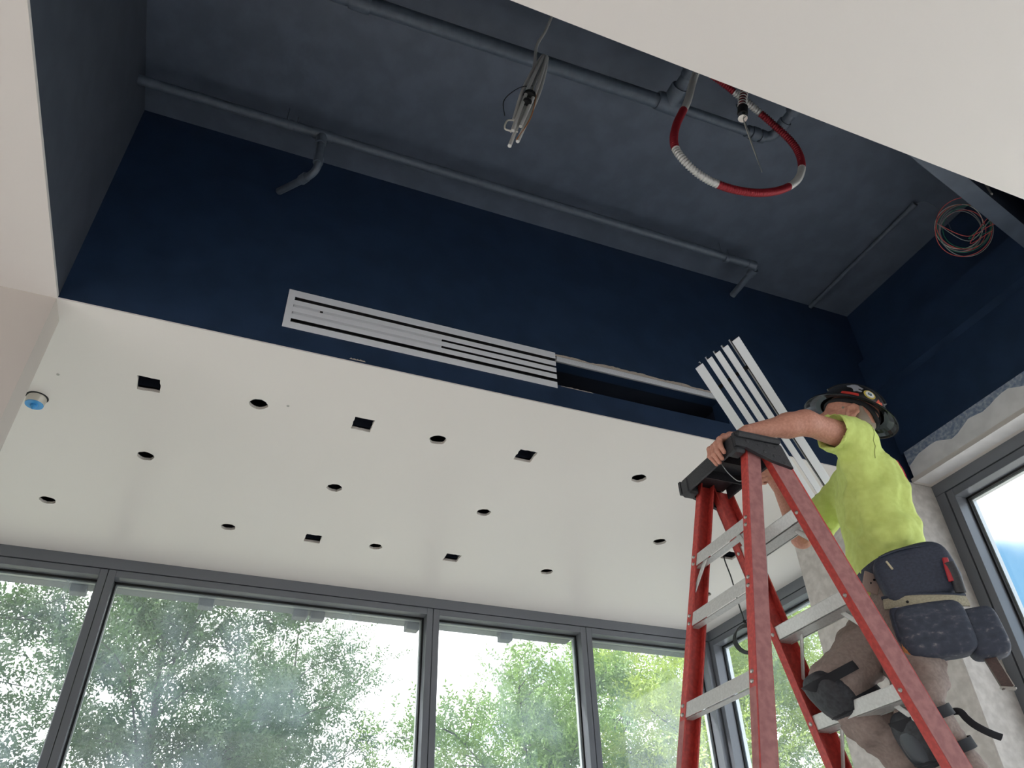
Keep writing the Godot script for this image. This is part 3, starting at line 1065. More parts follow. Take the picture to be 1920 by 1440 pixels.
# ---------------------------------------------------------------- stepladder
const LA := Vector3(-0.0166, 0.0, 0.99986)    # along the width, towards the viewer
const LB := Vector3(0.99986, 0.0, 0.0166)     # towards the climbing side

func front_mid(h: float) -> Vector3:
	return V(1.8885, h, 2.0792) + LB * 0.2971 * (2.7538 - h)


func rear_mid(h: float) -> Vector3:
	return V(1.66, h, 2.0792) - LB * 0.24 * (2.68 - h)


func front_half(h: float) -> float:
	return 0.1813 + 0.0613 * (2.7538 - h)


func rear_half(h: float) -> float:
	return 0.17 + 0.05 * (2.68 - h)


func build_ladder() -> void:
	var t := thing("stepladder", V(1.75, 0, 2.08), "tall red fibreglass stepladder with aluminium steps under the worker", "ladder")
	var top := 3.02
	for s in [1.0, -1.0]:
		for rear in [false, true]:
			var deep := 0.062 if rear else 0.088
			var prof := PackedVector2Array([Vector2(0, -0.016), Vector2(0, 0.018), Vector2(deep, 0.018), Vector2(deep, -0.016), Vector2(deep - 0.006, -0.016), Vector2(deep - 0.006, 0.012), Vector2(0.006, 0.012), Vector2(0.006, -0.016)])
			var a: Vector3
			var b: Vector3
			if rear:
				a = rear_mid(0.02) + LA * s * rear_half(0.02)
				b = rear_mid(top) + LA * s * rear_half(top)
			else:
				a = front_mid(0.02) + LA * s * front_half(0.02)
				b = front_mid(top) + LA * s * front_half(top)
			var mb := MB.new()
			mb.prism(prof, a, b, LB, LA * s, LB, LA * s)
			var rail := part(mb, "rear_rail" if rear else "front_rail", M.red_rail, t)
			mb = MB.new()
			var skin := PackedVector2Array([Vector2(0.003, 0.0178), Vector2(0.003, 0.0192), Vector2(deep - 0.003, 0.0192), Vector2(deep - 0.003, 0.0178)])
			mb.prism(skin, a + Vector3.UP * 0.03, b - Vector3.UP * 0.02, LB, LA * s, LB, LA * s)
			if rear:
				mb.prism(PackedVector2Array([Vector2(-0.0012, -0.014), Vector2(-0.0012, 0.016), Vector2(0.001, 0.016), Vector2(0.001, -0.014)]), a + Vector3.UP * 0.03, b - Vector3.UP * 0.02, LB, LA * s, LB, LA * s)
			part(mb, "faded_face", M.red_faded, rail, "chalky faded outer face")
			mb = MB.new()
			mb.obox(a + LB * deep / 2 + LA * s * 0.002 + Vector3(0, 0.02, 0), Vector3(deep + 0.02, 0.08, 0.05), Basis(LB, Vector3.UP, LA), 0.008)
			part(mb, "rubber_foot", M.black_plastic, t)
	# steps on the climbing side
	for k in 9:
		var h := 2.7538 - 0.305 * k
		var c := front_mid(h)
		var hw := front_half(h) + 0.011
		var mb := MB.new()
		var bs := Basis(LA, Vector3.UP, LA.cross(Vector3.UP))
		mb.obox(c + LB * 0.008, Vector3(hw * 2, 0.046, 0.004), Basis(LA, (Vector3.UP - LB * 0.25).normalized(), LA.cross((Vector3.UP - LB * 0.25).normalized())), 0.001)
		mb.obox(c + LB * 0.045 + Vector3.UP * 0.022, Vector3(hw * 2, 0.004, 0.085), bs)
		mb.obox(c + LB * 0.084, Vector3(hw * 2, 0.05, 0.004), bs)
		for r in 5:
			mb.obox(c + LB * (0.018 + 0.014 * r) + Vector3.UP * 0.0265, Vector3(hw * 2, 0.005, 0.004), bs)
		mb.obox(c + LB * 0.03 + Vector3.UP * -0.002, Vector3(hw * 2, 0.04, 0.003), bs)
		mb.obox(c + LB * 0.06 + Vector3.UP * -0.002, Vector3(hw * 2, 0.04, 0.003), bs)
		mb.obox(c + LB * 0.05 - Vector3.UP * 0.022, Vector3(hw * 2, 0.003, 0.058), bs)
		part(mb, "step", M.alu, t)
		for s in [1.0, -1.0]:
			mb = MB.new()
			var p0: Vector3 = c + LA * s * (hw - 0.10) + LB * 0.055 - Vector3.UP * 0.02
			var p1: Vector3 = front_mid(h - 0.15) + LA * s * (front_half(h - 0.15) + 0.008) + LB * 0.06
			mb.tube(PackedVector3Array([p0 + Vector3.UP * 0.03, p0, p1]), 0.010, 8, true, LB, 0.35)
			part(mb, "step_brace", M.alu, t)
			mb = MB.new()
			mb.lathe(PackedVector2Array([Vector2(0.0, 0.006), Vector2(0.005, 0.005), Vector2(0.008, 0.0)]), Transform3D(Basis(LA, -LB, LA.cross(-LB)), c + LA * s * front_half(h)), 12)
			part(mb, "rivet", M.steel, t)
	# flat horizontals on the rear side
	var levels := [2.685, 2.455, 2.145, 1.84, 1.535, 1.23, 0.925, 0.62, 0.315]
	for i in levels.size():
		var h: float = levels[i]
		var c := rear_mid(h)
		var hw := rear_half(h) + 0.006
		var mb := MB.new()
		mb.obox(c + LB * 0.004, Vector3(hw * 2, 0.05, 0.004), Basis(LA, (Vector3.UP + LB * 0.24).normalized(), LA.cross((Vector3.UP + LB * 0.24).normalized())), 0.001)
		mb.obox(c + LB * 0.022 - Vector3.UP * 0.024, Vector3(hw * 2, 0.003, 0.03), Basis(LA, Vector3.UP, LA.cross(Vector3.UP)))
		part(mb, "rear_bar", M.alu, t)
		for s in [1.0, -1.0]:
			if i < 1 or i > 6:
				mb = MB.new()
				mb.tube(PackedVector3Array([c + LA * s * (hw - 0.085) + LB * 0.012, rear_mid(h - 0.12) + LA * s * (rear_half(h - 0.12)) + LB * 0.012]), 0.011, 8, true, LB, 0.3)
				part(mb, "corner_brace", M.alu, t)
			for dy in [-0.013, 0.016]:
				mb = MB.new()
				mb.lathe(PackedVector2Array([Vector2(0.0, 0.006), Vector2(0.005, 0.005), Vector2(0.0075, 0.0)]), Transform3D(Basis(LA, -LB, LA.cross(-LB)), rear_mid(h + dy) + LA * s * rear_half(h)), 10)
				part(mb, "rivet", M.steel, t)
	for s in [1.0, -1.0]:   # folding spreaders
		var mb := MB.new()
		mb.tube(PackedVector3Array([front_mid(1.2) + LA * s * (front_half(1.2) - 0.02) + LB * 0.03, rear_mid(1.2) + LA * s * (rear_half(1.2) - 0.02) + LB * 0.03]), 0.012, 8, true, Vector3.UP, 1.0)
		part(mb, "spreader", M.alu, t)
	# moulded top cap
	var cap := MB.new()
	var cc := V(1.778, 3.017, 2.062)
	var cb := Basis(LB, Vector3.UP, LA)
	cap.obox(cc + Vector3.UP * 0.018, Vector3(0.20, 0.026, 0.40), cb, 0.009)
	for e in [-1.0, 1.0]:
		cap.obox(cc + LB * e * 0.094 - Vector3.UP * 0.012, Vector3(0.010, 0.06, 0.34), cb, 0.004)
		cap.obox(cc + LA * e * 0.06 - Vector3.UP * 0.008, Vector3(0.19, 0.05, 0.006), cb)
	var capn := part(cap, "top_cap", M.black_plastic, t)
	for s in [1.0, -1.0]:   # boots of the cap that clasp the rail heads
		var mb := MB.new()
		var o: Vector3 = V(1.778, 0, 2.0792) + LA * s * (front_half(3.0) + 0.0195)
		var prof := PackedVector2Array([Vector2(-0.104, 3.041), Vector2(0.075, 3.041), Vector2(0.105, 3.022), Vector2(0.135, 2.93), Vector2(0.055, 2.945), Vector2(-0.01, 2.965), Vector2(-0.06, 2.985), Vector2(-0.104, 2.985)])
		mb.prism(prof, o, o + LA * s * 0.014, LB, Vector3.UP, LB, Vector3.UP)
		mb.obox(V(1.778, 3.005, 2.0792) - LB * 0.078 + LA * s * (front_half(3.0) - 0.004), Vector3(0.05, 0.075, 0.055), cb, 0.008)
		part(mb, "cap_boot", M.black_plastic, t)
		for q in [[-0.05, 3.012], [0.0, 3.005], [0.04, 3.015], [0.02, 2.98], [0.06, 2.97], [0.09, 2.975], [0.10, 2.95], [0.075, 3.01]]:
			mb = MB.new()
			mb.lathe(PackedVector2Array([Vector2(0.0, 0.003), Vector2(0.006, 0.002), Vector2(0.0075, 0.0)]), Transform3D(Basis(LB, LA * s, LB.cross(LA * s)), o + LA * s * 0.014 + LB * q[0] + Vector3.UP * q[1]), 10)
			part(mb, "cap_rivet", M.black_plastic, t)
	# string looped through the cap
	var sm := MB.new()
	sm.tube(smooth_path([V(1.70, 2.99, 2.02), V(1.70, 2.93, 1.99), V(1.72, 2.89, 1.97), V(1.735, 2.90, 1.95), V(1.74, 2.97, 1.94)], 8), 0.002, 6)
	single(sm, "loose_string", M.wire_grey, "thin grey string looped under the ladder cap", "string")


# ---------------------------------------------------------------- soft bodies from bones
# a bone is [a, b, radius at a, radius at b, flags]; flags: 1 cut flat at b, 2 cut flat at a
func bone(a: Vector3, b: Vector3, ra: float, rb: float, flags := 0) -> Array:
	return [a, b, ra, rb, flags]


# Meshes the smooth union of tapered bones as surface nets and adds it to mb.
func soft_mesh(mb: MB, bones: Array, cell: float, k: float, carve := [], fold: FastNoiseLite = null, amp := 0.0, stretch := Vector3.ONE) -> void:
	var lo := Vector3.INF
	var hi := -Vector3.INF
	for b in bones:
		var r: float = maxf(b[2], b[3]) + k * 0.5 + cell * 3.0
		lo = lo.min((b[0] as Vector3).min(b[1]) - Vector3.ONE * r)
		hi = hi.max((b[0] as Vector3).max(b[1]) + Vector3.ONE * r)
	var nx := int((hi.x - lo.x) / cell) + 2
	var ny := int((hi.y - lo.y) / cell) + 2
	var nz := int((hi.z - lo.z) / cell) + 2
	var sy := nx
	var sz := nx * ny
	var f := PackedFloat32Array()
	f.resize(nx * ny * nz)
	f.fill(1.0)
	for pass_ in 2:
		for b in (bones if pass_ == 0 else carve):
			var a: Vector3 = b[0]
			var e: Vector3 = b[1]
			var ra: float = b[2]
			var dr: float = b[3] - b[2]
			var fl: int = b[4]
			var ba := e - a
			var bb := maxf(ba.length_squared(), 1e-9)
			var un := ba.normalized()
			var r := maxf(b[2], b[3]) + k + cell * 2.0
			var l3 := (a.min(e) - Vector3.ONE * r - lo) / cell
			var h3 := (a.max(e) + Vector3.ONE * r - lo) / cell
			for z in range(maxi(0, int(l3.z)), mini(nz, int(h3.z) + 2)):
				for y in range(maxi(0, int(l3.y)), mini(ny, int(h3.y) + 2)):
					var at := z * sz + y * sy
					var p := lo + Vector3(0, y, z) * cell
					for x in range(maxi(0, int(l3.x)), mini(nx, int(h3.x) + 2)):
						p.x = lo.x + x * cell
						var pa := p - a
						var t := clampf(pa.dot(ba) / bb, 0.0, 1.0)
						var d := (pa - ba * t).length() - ra - dr * t
						if fl & 1:
							d = maxf(d, (p - e).dot(un))
						if fl & 2:
							d = maxf(d, -pa.dot(un))
						var i := at + x
						var o := f[i]
						if pass_ == 1:
							f[i] = maxf(o, -d)
						else:
							var m := maxf(k - absf(o - d), 0.0)
							f[i] = minf(o, d) - m * m / (4.0 * k)
	var ids := PackedInt32Array()
	ids.resize(f.size())
	ids.fill(-1)
	var vs := PackedVector3Array()
	var reach := cell * 2.0
	for z in nz - 1:
		for y in ny - 1:
			var at := z * sz + y * sy
			for x in nx - 1:
				var i := at + x
				var f0 := f[i]
				if absf(f0) > reach:
					continue
				var c := [f0, f[i + 1], f[i + sy], f[i + sy + 1], f[i + sz], f[i + sz + 1], f[i + sz + sy], f[i + sz + sy + 1]]
				var neg := 0
				for q in 8:
					if c[q] < 0.0:
						neg += 1
				if neg == 0 or neg == 8:
					continue
				var s := Vector3.ZERO
				var cnt := 0
				for q in 8:
					for ax in 3:
						if q & (1 << ax):
							continue
						var w := q | (1 << ax)
						if (c[q] < 0.0) != (c[w] < 0.0):
							var tt: float = c[q] / (c[q] - c[w])
							var pq := Vector3(q & 1, (q >> 1) & 1, (q >> 2) & 1)
							pq[ax] = tt
							s += pq
							cnt += 1
				ids[i] = vs.size()
				vs.append(lo + (Vector3(x, y, z) + s / cnt) * cell)
	var tris := PackedInt32Array()
	var step := [1, sy, sz]
	for z in range(1, nz - 1):
		for y in range(1, ny - 1):
			var at := z * sz + y * sy
			for x in range(1, nx - 1):
				var i := at + x
				var f0 := f[i]
				if absf(f0) > reach:
					continue
				for ax in 3:
					var f1 := f[i + step[ax]]
					if (f0 < 0.0) == (f1 < 0.0):
						continue
					var u: int = step[(ax + 1) % 3]
					var w: int = step[(ax + 2) % 3]
					var A := ids[i]; var B := ids[i - u]; var C := ids[i - u - w]; var D := ids[i - w]
					if A < 0 or B < 0 or C < 0 or D < 0:
						continue
					if f0 < 0.0:
						tris.append_array([A, B, C, A, C, D])
					else:
						tris.append_array([A, C, B, A, D, C])
	var ns := soft_normals(vs, tris)
	if fold:
		for i in vs.size():
			vs[i] += ns[i] * (fold.get_noise_3dv(vs[i] * stretch) * amp)
		ns = soft_normals(vs, tris)
	for i in range(0, tris.size(), 3):
		mb.tri(vs[tris[i]], vs[tris[i + 1]], vs[tris[i + 2]], ns[tris[i]], ns[tris[i + 1]], ns[tris[i + 2]])


func soft_normals(vs: PackedVector3Array, tris: PackedInt32Array) -> PackedVector3Array:
	var ns := PackedVector3Array()
	ns.resize(vs.size())
	for i in range(0, tris.size(), 3):
		var a := tris[i]; var b := tris[i + 1]; var c := tris[i + 2]
		var m := (vs[b] - vs[a]).cross(vs[c] - vs[a])
		ns[a] += m; ns[b] += m; ns[c] += m
	for i in ns.size():
		ns[i] = ns[i].normalized()
	return ns


# ---------------------------------------------------------------- the worker
const BODY_F := Vector3(-0.774, 0, -0.633)    # where the chest faces
const BODY_L := Vector3(-0.633, 0, 0.774)     # the worker's left

func build_person() -> void:
	var t := thing("person", V(2.40, 1.53, 2.05), "person in yellow-green T-shirt and black hard hat standing on the stepladder holding a grille", "person")
	var F := BODY_F.normalized()
	var L := BODY_L.normalized()
	var U := Vector3.UP
	var waist := V(2.45, 2.70, 2.05)
	var chest := V(2.46, 3.05, 2.05)
	var neck := V(2.475, 3.22, 2.05)
	var shl := V(2.32, 3.165, 1.91)
	var shr := V(2.545, 3.16, 2.20)
	var ell := V(2.045, 3.172, 1.885)
	var wrl := V(1.808, 3.118, 1.955)
	var elr := V(2.372, 2.96, 2.40)
	var wrr := V(2.372, 3.235, 2.455)
	var hipl := V(2.395, 2.53, 1.985)
	var hipr := V(2.475, 2.53, 2.12)
	var knl := V(2.235, 2.075, 1.955)
	var anl := V(2.415, 1.67, 1.95)
	var knr := V(2.085, 2.245, 2.14)
	var anr := V(2.335, 1.977, 2.12)
	# head frame: looking up at the slot
	var hf := V(-0.74, 0.47, 0.48).normalized()
	var hl := U.cross(hf).normalized()
	var hu := hf.cross(hl).normalized()
	var hc := V(2.478, 3.385, 2.05)
	var hb := Basis(hl, hu, hf)
	var at := func(l: float, u: float, f: float) -> Vector3: return hc + hl * l + hu * u + hf * f

	# body: trunk, limbs, then head and hands on finer grids
	var mb := MB.new()
	soft_mesh(mb, [
		bone(hipl, waist + L * 0.05, 0.09, 0.10), bone(hipr, waist - L * 0.05, 0.09, 0.10),
		bone(waist, chest, 0.10, 0.10), bone(chest, neck - U * 0.02, 0.10, 0.055), bone(neck, at.call(0, -0.05, -0.03), 0.06, 0.058),
		bone(neck - U * 0.05, shl, 0.06, 0.055), bone(neck - U * 0.05, shr, 0.06, 0.055),
		bone(shl, ell, 0.058, 0.047), bone(ell, ell.lerp(wrl, 0.3), 0.047, 0.046), bone(ell.lerp(wrl, 0.3), wrl, 0.045, 0.029),
		bone(shr, elr, 0.054, 0.040), bone(elr, elr.lerp(wrr, 0.3), 0.041, 0.043), bone(elr.lerp(wrr, 0.3), wrr, 0.042, 0.027),
		bone(hipl, knl, 0.075, 0.052), bone(knl, anl, 0.05, 0.036), bone(hipr, knr, 0.075, 0.052), bone(knr, anr, 0.05, 0.036),
	], 0.011, 0.03)
	var head := [
		bone(at.call(0, 0.045, -0.035), at.call(0, 0.045, 0.02), 0.088, 0.084),
		bone(at.call(0, 0.0, 0.0), at.call(0, -0.02, 0.045), 0.078, 0.062),
		bone(at.call(-0.035, -0.065, 0.01), at.call(0, -0.095, 0.07), 0.036, 0.026), bone(at.call(0.035, -0.065, 0.01), at.call(0, -0.095, 0.07), 0.036, 0.026),
		bone(at.call(0, -0.06, 0.05), at.call(0, -0.07, 0.085), 0.035, 0.022),
		bone(at.call(0, 0.01, 0.098), at.call(0, -0.028, 0.122), 0.010, 0.013),
		bone(at.call(-0.013, -0.032, 0.106), at.call(0.013, -0.032, 0.106), 0.009, 0.009),
		bone(at.call(-0.038, 0.028, 0.086), at.call(0.038, 0.028, 0.086), 0.014, 0.014),
		bone(at.call(-0.042, -0.025, 0.065), at.call(-0.03, -0.045, 0.075), 0.024, 0.02), bone(at.call(0.042, -0.025, 0.065), at.call(0.03, -0.045, 0.075), 0.024, 0.02),
		bone(at.call(-0.02, -0.061, 0.098), at.call(0.02, -0.061, 0.098), 0.007, 0.007), bone(at.call(-0.017, -0.072, 0.095), at.call(0.017, -0.072, 0.095), 0.008, 0.008),
		bone(at.call(0, -0.04, -0.03), at.call(0, -0.11, -0.04), 0.058, 0.056),
	]
	for s in [-1.0, 1.0]:
		var ear := [[0.078, -0.035, 0.0], [0.086, -0.015, 0.010], [0.090, 0.012, 0.010], [0.094, 0.028, -0.005], [0.096, 0.022, -0.022], [0.095, 0.0, -0.028], [0.089, -0.022, -0.018], [0.080, -0.037, -0.004]]
		for i in 7:
			head.append(bone(at.call(ear[i][0] * s, ear[i][1], ear[i][2]), at.call(ear[i + 1][0] * s, ear[i + 1][1], ear[i + 1][2]), 0.006, 0.006))
		head.append(bone(at.call(0.078 * s, -0.01, -0.01), at.call(0.086 * s, 0.015, -0.008), 0.009, 0.006))
		head.append(bone(at.call(0.032 * s, 0.003, 0.082), at.call(0.033 * s, 0.003, 0.084), 0.0135, 0.0135))
	soft_mesh(mb, head, 0.0045, 0.012)
	left_hand(mb, wrl)
	right_hand(mb, wrr)
	part(mb, "body", M.skin, t)
	# short hair at temple and nape
	mb = MB.new()
	var hair := [bone(at.call(0, 0.03, -0.055), at.call(0, -0.03, -0.068), 0.07, 0.045)]
	for s in [-1.0, 1.0]:
		hair.append(bone(at.call(0.052 * s, 0.035, 0.025), at.call(0.060 * s, 0.02, 0.03), 0.028, 0.02))
		hair.append(bone(at.call(0.056 * s, 0.03, -0.03), at.call(0.05 * s, -0.01, -0.055), 0.034, 0.032))
	soft_mesh(mb, hair, 0.007, 0.015)
	part(mb, "hair", M.hair, t)

	# shirt
	var folds := FastNoiseLite.new()
	folds.seed = 3
	folds.frequency = 5.0
	folds.fractal_octaves = 3
	mb = MB.new()
	var slv := shl.lerp(ell, 0.52)
	var on_shirt := func(w: float, h: float) -> Vector3:   # a point just under the cloth; w turns from the left side to the front
		return V(2.455, h, 2.05) + L * cos(w) * 0.198 + F * (sin(w) * 0.146 + 0.01)
	var creases := []
	for q in [[0.35, 3.04, 0.95, 2.84], [0.15, 3.0, 0.5, 2.80], [-0.1, 3.0, 0.0, 2.82], [-0.45, 3.06, -0.25, 2.80], [-0.8, 3.06, -0.65, 2.84], [0.7, 2.745, -0.1, 2.775], [0.0, 2.745, -0.9, 2.80], [0.2, 2.715, -0.6, 2.745]]:
		creases.append(bone(on_shirt.call(q[0], q[1]), on_shirt.call((q[0] + q[2]) / 2.0, (q[1] + q[3]) / 2.0), 0.017, 0.023))
		creases.append(bone(on_shirt.call((q[0] + q[2]) / 2.0, (q[1] + q[3]) / 2.0), on_shirt.call(q[2], q[3]), 0.023, 0.013))
	var srv := shr.lerp(elr, 0.72)
	soft_mesh(mb, creases + [
		bone(waist - U * 0.10 + L * 0.055, chest + L * 0.085, 0.128, 0.122, 2), bone(waist - U * 0.10 - L * 0.055, chest - L * 0.085, 0.128, 0.122, 2),
		bone(waist - U * 0.03 + F * 0.03, chest - U * 0.1 + F * 0.025, 0.13, 0.12),
		bone(chest - F * 0.02, neck - U * 0.06, 0.13, 0.085), bone(neck - U * 0.07, shl + U * 0.0, 0.085, 0.072), bone(neck - U * 0.07, shr, 0.085, 0.072),
		bone(neck - U * 0.04, neck - U * 0.01, 0.082, 0.076, 1),
		bone(shl, slv, 0.072, 0.079, 1), bone(shr, srv, 0.075, 0.085, 1),
		bone(shl - U * 0.03, shl - U * 0.11 + F * 0.02, 0.07, 0.07), bone(shr - U * 0.03, shr - U * 0.11 + F * 0.02, 0.07, 0.07),
	], 0.010, 0.035, [bone(shl.lerp(ell, 0.36), slv + (ell - shl) * 0.1, 0.06, 0.073), bone(shr.lerp(elr, 0.68), srv + (elr - shr) * 0.1, 0.058, 0.072)], folds, 0.015, Vector3(1.8, 0.8, 1.8))
	var shirt := part(mb, "shirt", M.shirt, t)
	var cloth := mb
	# seam where the left sleeve is sewn in
	var arm_dir := (ell - shl).normalized()
	var ex := (U - arm_dir * U.dot(arm_dir)).normalized()
	var ey := arm_dir.cross(ex)
	var seam := PackedVector3Array()
	for i in 25:
		var w := TAU * i / 24.0
		seam.append(snap(cloth, shl - arm_dir * 0.005 + ex * cos(w) * 0.085 - ey * sin(w) * 0.085 - U * 0.02, 0.0005))
	mb = MB.new()
	mb.tube(seam, 0.0016, 6, false)
	part(mb, "sleeve_seam", mat(c8(150, 164, 92), 0.9), shirt)
	mb = MB.new()   # collar band
	var cp := PackedVector3Array()
	for i in 25:
		var w := TAU * i / 24.0
		cp.append(neck - U * (0.012 + 0.022 * cos(w)) + F * cos(w) * 0.078 + L * sin(w) * 0.076)
	mb.tube(cp, 0.008, 8, false)
	part(mb, "collar", M.shirt, shirt)
	# printed mark on the back: red arc with grey lettering strokes
	var back_o := chest - F * 0.13 + L * 0.085 - U * 0.03
	mb = MB.new()
	var arc := PackedVector3Array()
	for i in 13:
		var w := lerpf(-1.1, 1.2, i / 12.0)
		arc.append(snap(cloth, back_o + L * (0.04 * cos(w)) + U * (0.075 * sin(w)) + F * (0.02 * cos(w)), 0.0))
	mb.tube(arc, 0.006, 8)
	part(mb, "red_print", mat(c8(190, 40, 66), 0.8), shirt)
	mb = MB.new()
	for q in [[0.012, 0.03], [0.016, 0.008], [0.010, -0.016], [0.014, -0.042]]:
		var o: Vector3 = back_o + L * q[0] + U * q[1]
		mb.tube(PackedVector3Array([snap(cloth, o - L * 0.01 - U * 0.008, 0.0), snap(cloth, o + L * 0.012 + U * 0.004, 0.0)]), 0.0045, 6)
	part(mb, "grey_print", mat(c8(70, 100, 96), 0.8), shirt)

	# trousers
	mb = MB.new()
	var cuff_l := anl + (knl - anl) * 0.08
	var cuff_r := anr + (knr - anr) * 0.08
	soft_mesh(mb, [
		bone(waist - U * 0.04 + L * 0.04, hipl, 0.122, 0.118, 2), bone(waist - U * 0.04 - L * 0.04, hipr, 0.122, 0.118, 2),
		bone(hipl - F * 0.03, hipl - U * 0.04 - F * 0.04, 0.115, 0.11), bone(hipr - F * 0.03, hipr - U * 0.04 - F * 0.04, 0.115, 0.11),
		bone(hipl, knl + U * 0.03, 0.115, 0.080), bone(knl, knl.lerp(cuff_l, 0.4), 0.078, 0.084), bone(knl.lerp(cuff_l, 0.4), cuff_l, 0.084, 0.074, 1),
		bone(hipr, knr, 0.115, 0.083), bone(knr, knr.lerp(cuff_r, 0.45), 0.080, 0.084), bone(knr.lerp(cuff_r, 0.45), cuff_r, 0.084, 0.078, 1),
	], 0.011, 0.03, [], folds, 0.024, Vector3(1.2, 2.1, 1.2))
	part(mb, "trousers", M.trousers, t)
	for leg in [[knl, anl], [knr, anr]]:
		knee_pad(t, leg[0], leg[1], leg[0] == knl)
	# work boots
	for a in [anl, anr]:
		mb = MB.new()
		var toe: Vector3 = a + V(-0.13, -0.055, 0.01)
		soft_mesh(mb, [bone(a + U * 0.06, a - U * 0.03, 0.052, 0.05, 2), bone(a - U * 0.045 + V(0.02, 0, 0), toe, 0.046, 0.04), bone(a - U * 0.02, toe + V(0.05, 0.01, 0), 0.045, 0.036)], 0.009, 0.02)
		part(mb, "boot", M.boot, t)
		mb = MB.new()
		mb.obox(a + V(-0.055, -0.098, 0.005), Vector3(0.28, 0.022, 0.095), Basis(), 0.008)
		part(mb, "boot_sole", M.gasket, t)
	hard_hat(t, hc, hl, hu, hf)
	tool_belt(t, F, L, U)


# the point of a mesh nearest to p, moved outwards by lift
func snap(mb: MB, p: Vector3, lift: float) -> Vector3:
	var best := 1e9
	var at := 0
	for i in mb.v.size():
		var d := mb.v[i].distance_squared_to(p)
		if d < best:
			best = d
			at = i
	return mb.v[at] + mb.n[at] * lift


func finger(pts: Array, r0: float, r1: float) -> Array:
	var out := []
	for i in pts.size() - 1:
		out.append(bone(pts[i], pts[i + 1], lerpf(r0, r1, float(i) / (pts.size() - 1)), lerpf(r0, r1, float(i + 1) / (pts.size() - 1))))
	return out


func left_hand(mb: MB, wr: Vector3) -> void:
	# palm on the ladder cap, fingers hooked down over its far edge
	var b := [bone(wr, V(1.765, 3.090, 1.975), 0.029, 0.026), bone(wr, V(1.755, 3.088, 2.01), 0.027, 0.024)]
	for i in 4:
		var d := 1.945 + 0.0235 * i
		var k := V(1.695 + [0.012, 0.003, 0.0, 0.006][i], 3.078 + [-0.003, 0.002, 0.002, -0.002][i], d)
		b.append(bone(V(1.765, 3.088, 1.962 + 0.014 * i), k, 0.021, 0.0135))
		var l: float = [0.82, 0.97, 1.0, 0.93][i]
		b.append_array(finger([k, V(1.659, 3.078 - 0.036 * l, d + 0.003), V(1.655, 3.076 - 0.068 * l, d + 0.004), V(1.666 + 0.004 * i, 3.070 - 0.094 * l, d + 0.004)], 0.012, 0.0085))
	b.append_array(finger([V(1.775, 3.080, 2.01), V(1.755, 3.070, 2.045), V(1.728, 3.062, 2.075), V(1.705, 3.060, 2.088)], 0.016, 0.009))
	soft_mesh(mb, b, 0.0033, 0.006)


func right_hand(mb: MB, wr: Vector3) -> void:
	# fist closed on the lower edge of the loose grille
	var c := V(2.385, 3.335, 2.50)
	var b := [bone(wr, c, 0.027, 0.030), bone(wr + V(0.01, 0.02, 0), c + V(0.02, 0.02, 0.01), 0.025, 0.028)]
	for i in 4:
		var h := 3.295 + 0.0225 * i
		var k := V(2.372 - 0.004 * i, h, 2.468)
		b.append(bone(c + V(0.01, -0.02 + 0.014 * i, 0), k, 0.022, 0.012))
		b.append_array(finger([k, V(2.338, h + 0.004, 2.478), V(2.325, h + 0.008, 2.503), V(2.342, h + 0.010, 2.528), V(2.36, h + 0.010, 2.522)], 0.0115, 0.0088))
	b.append_array(finger([c + V(0.015, -0.01, 0.01), V(2.40, 3.35, 2.52), V(2.385, 3.385, 2.525), V(2.362, 3.40, 2.515)], 0.016, 0.010))
	soft_mesh(mb, b, 0.0035, 0.006)


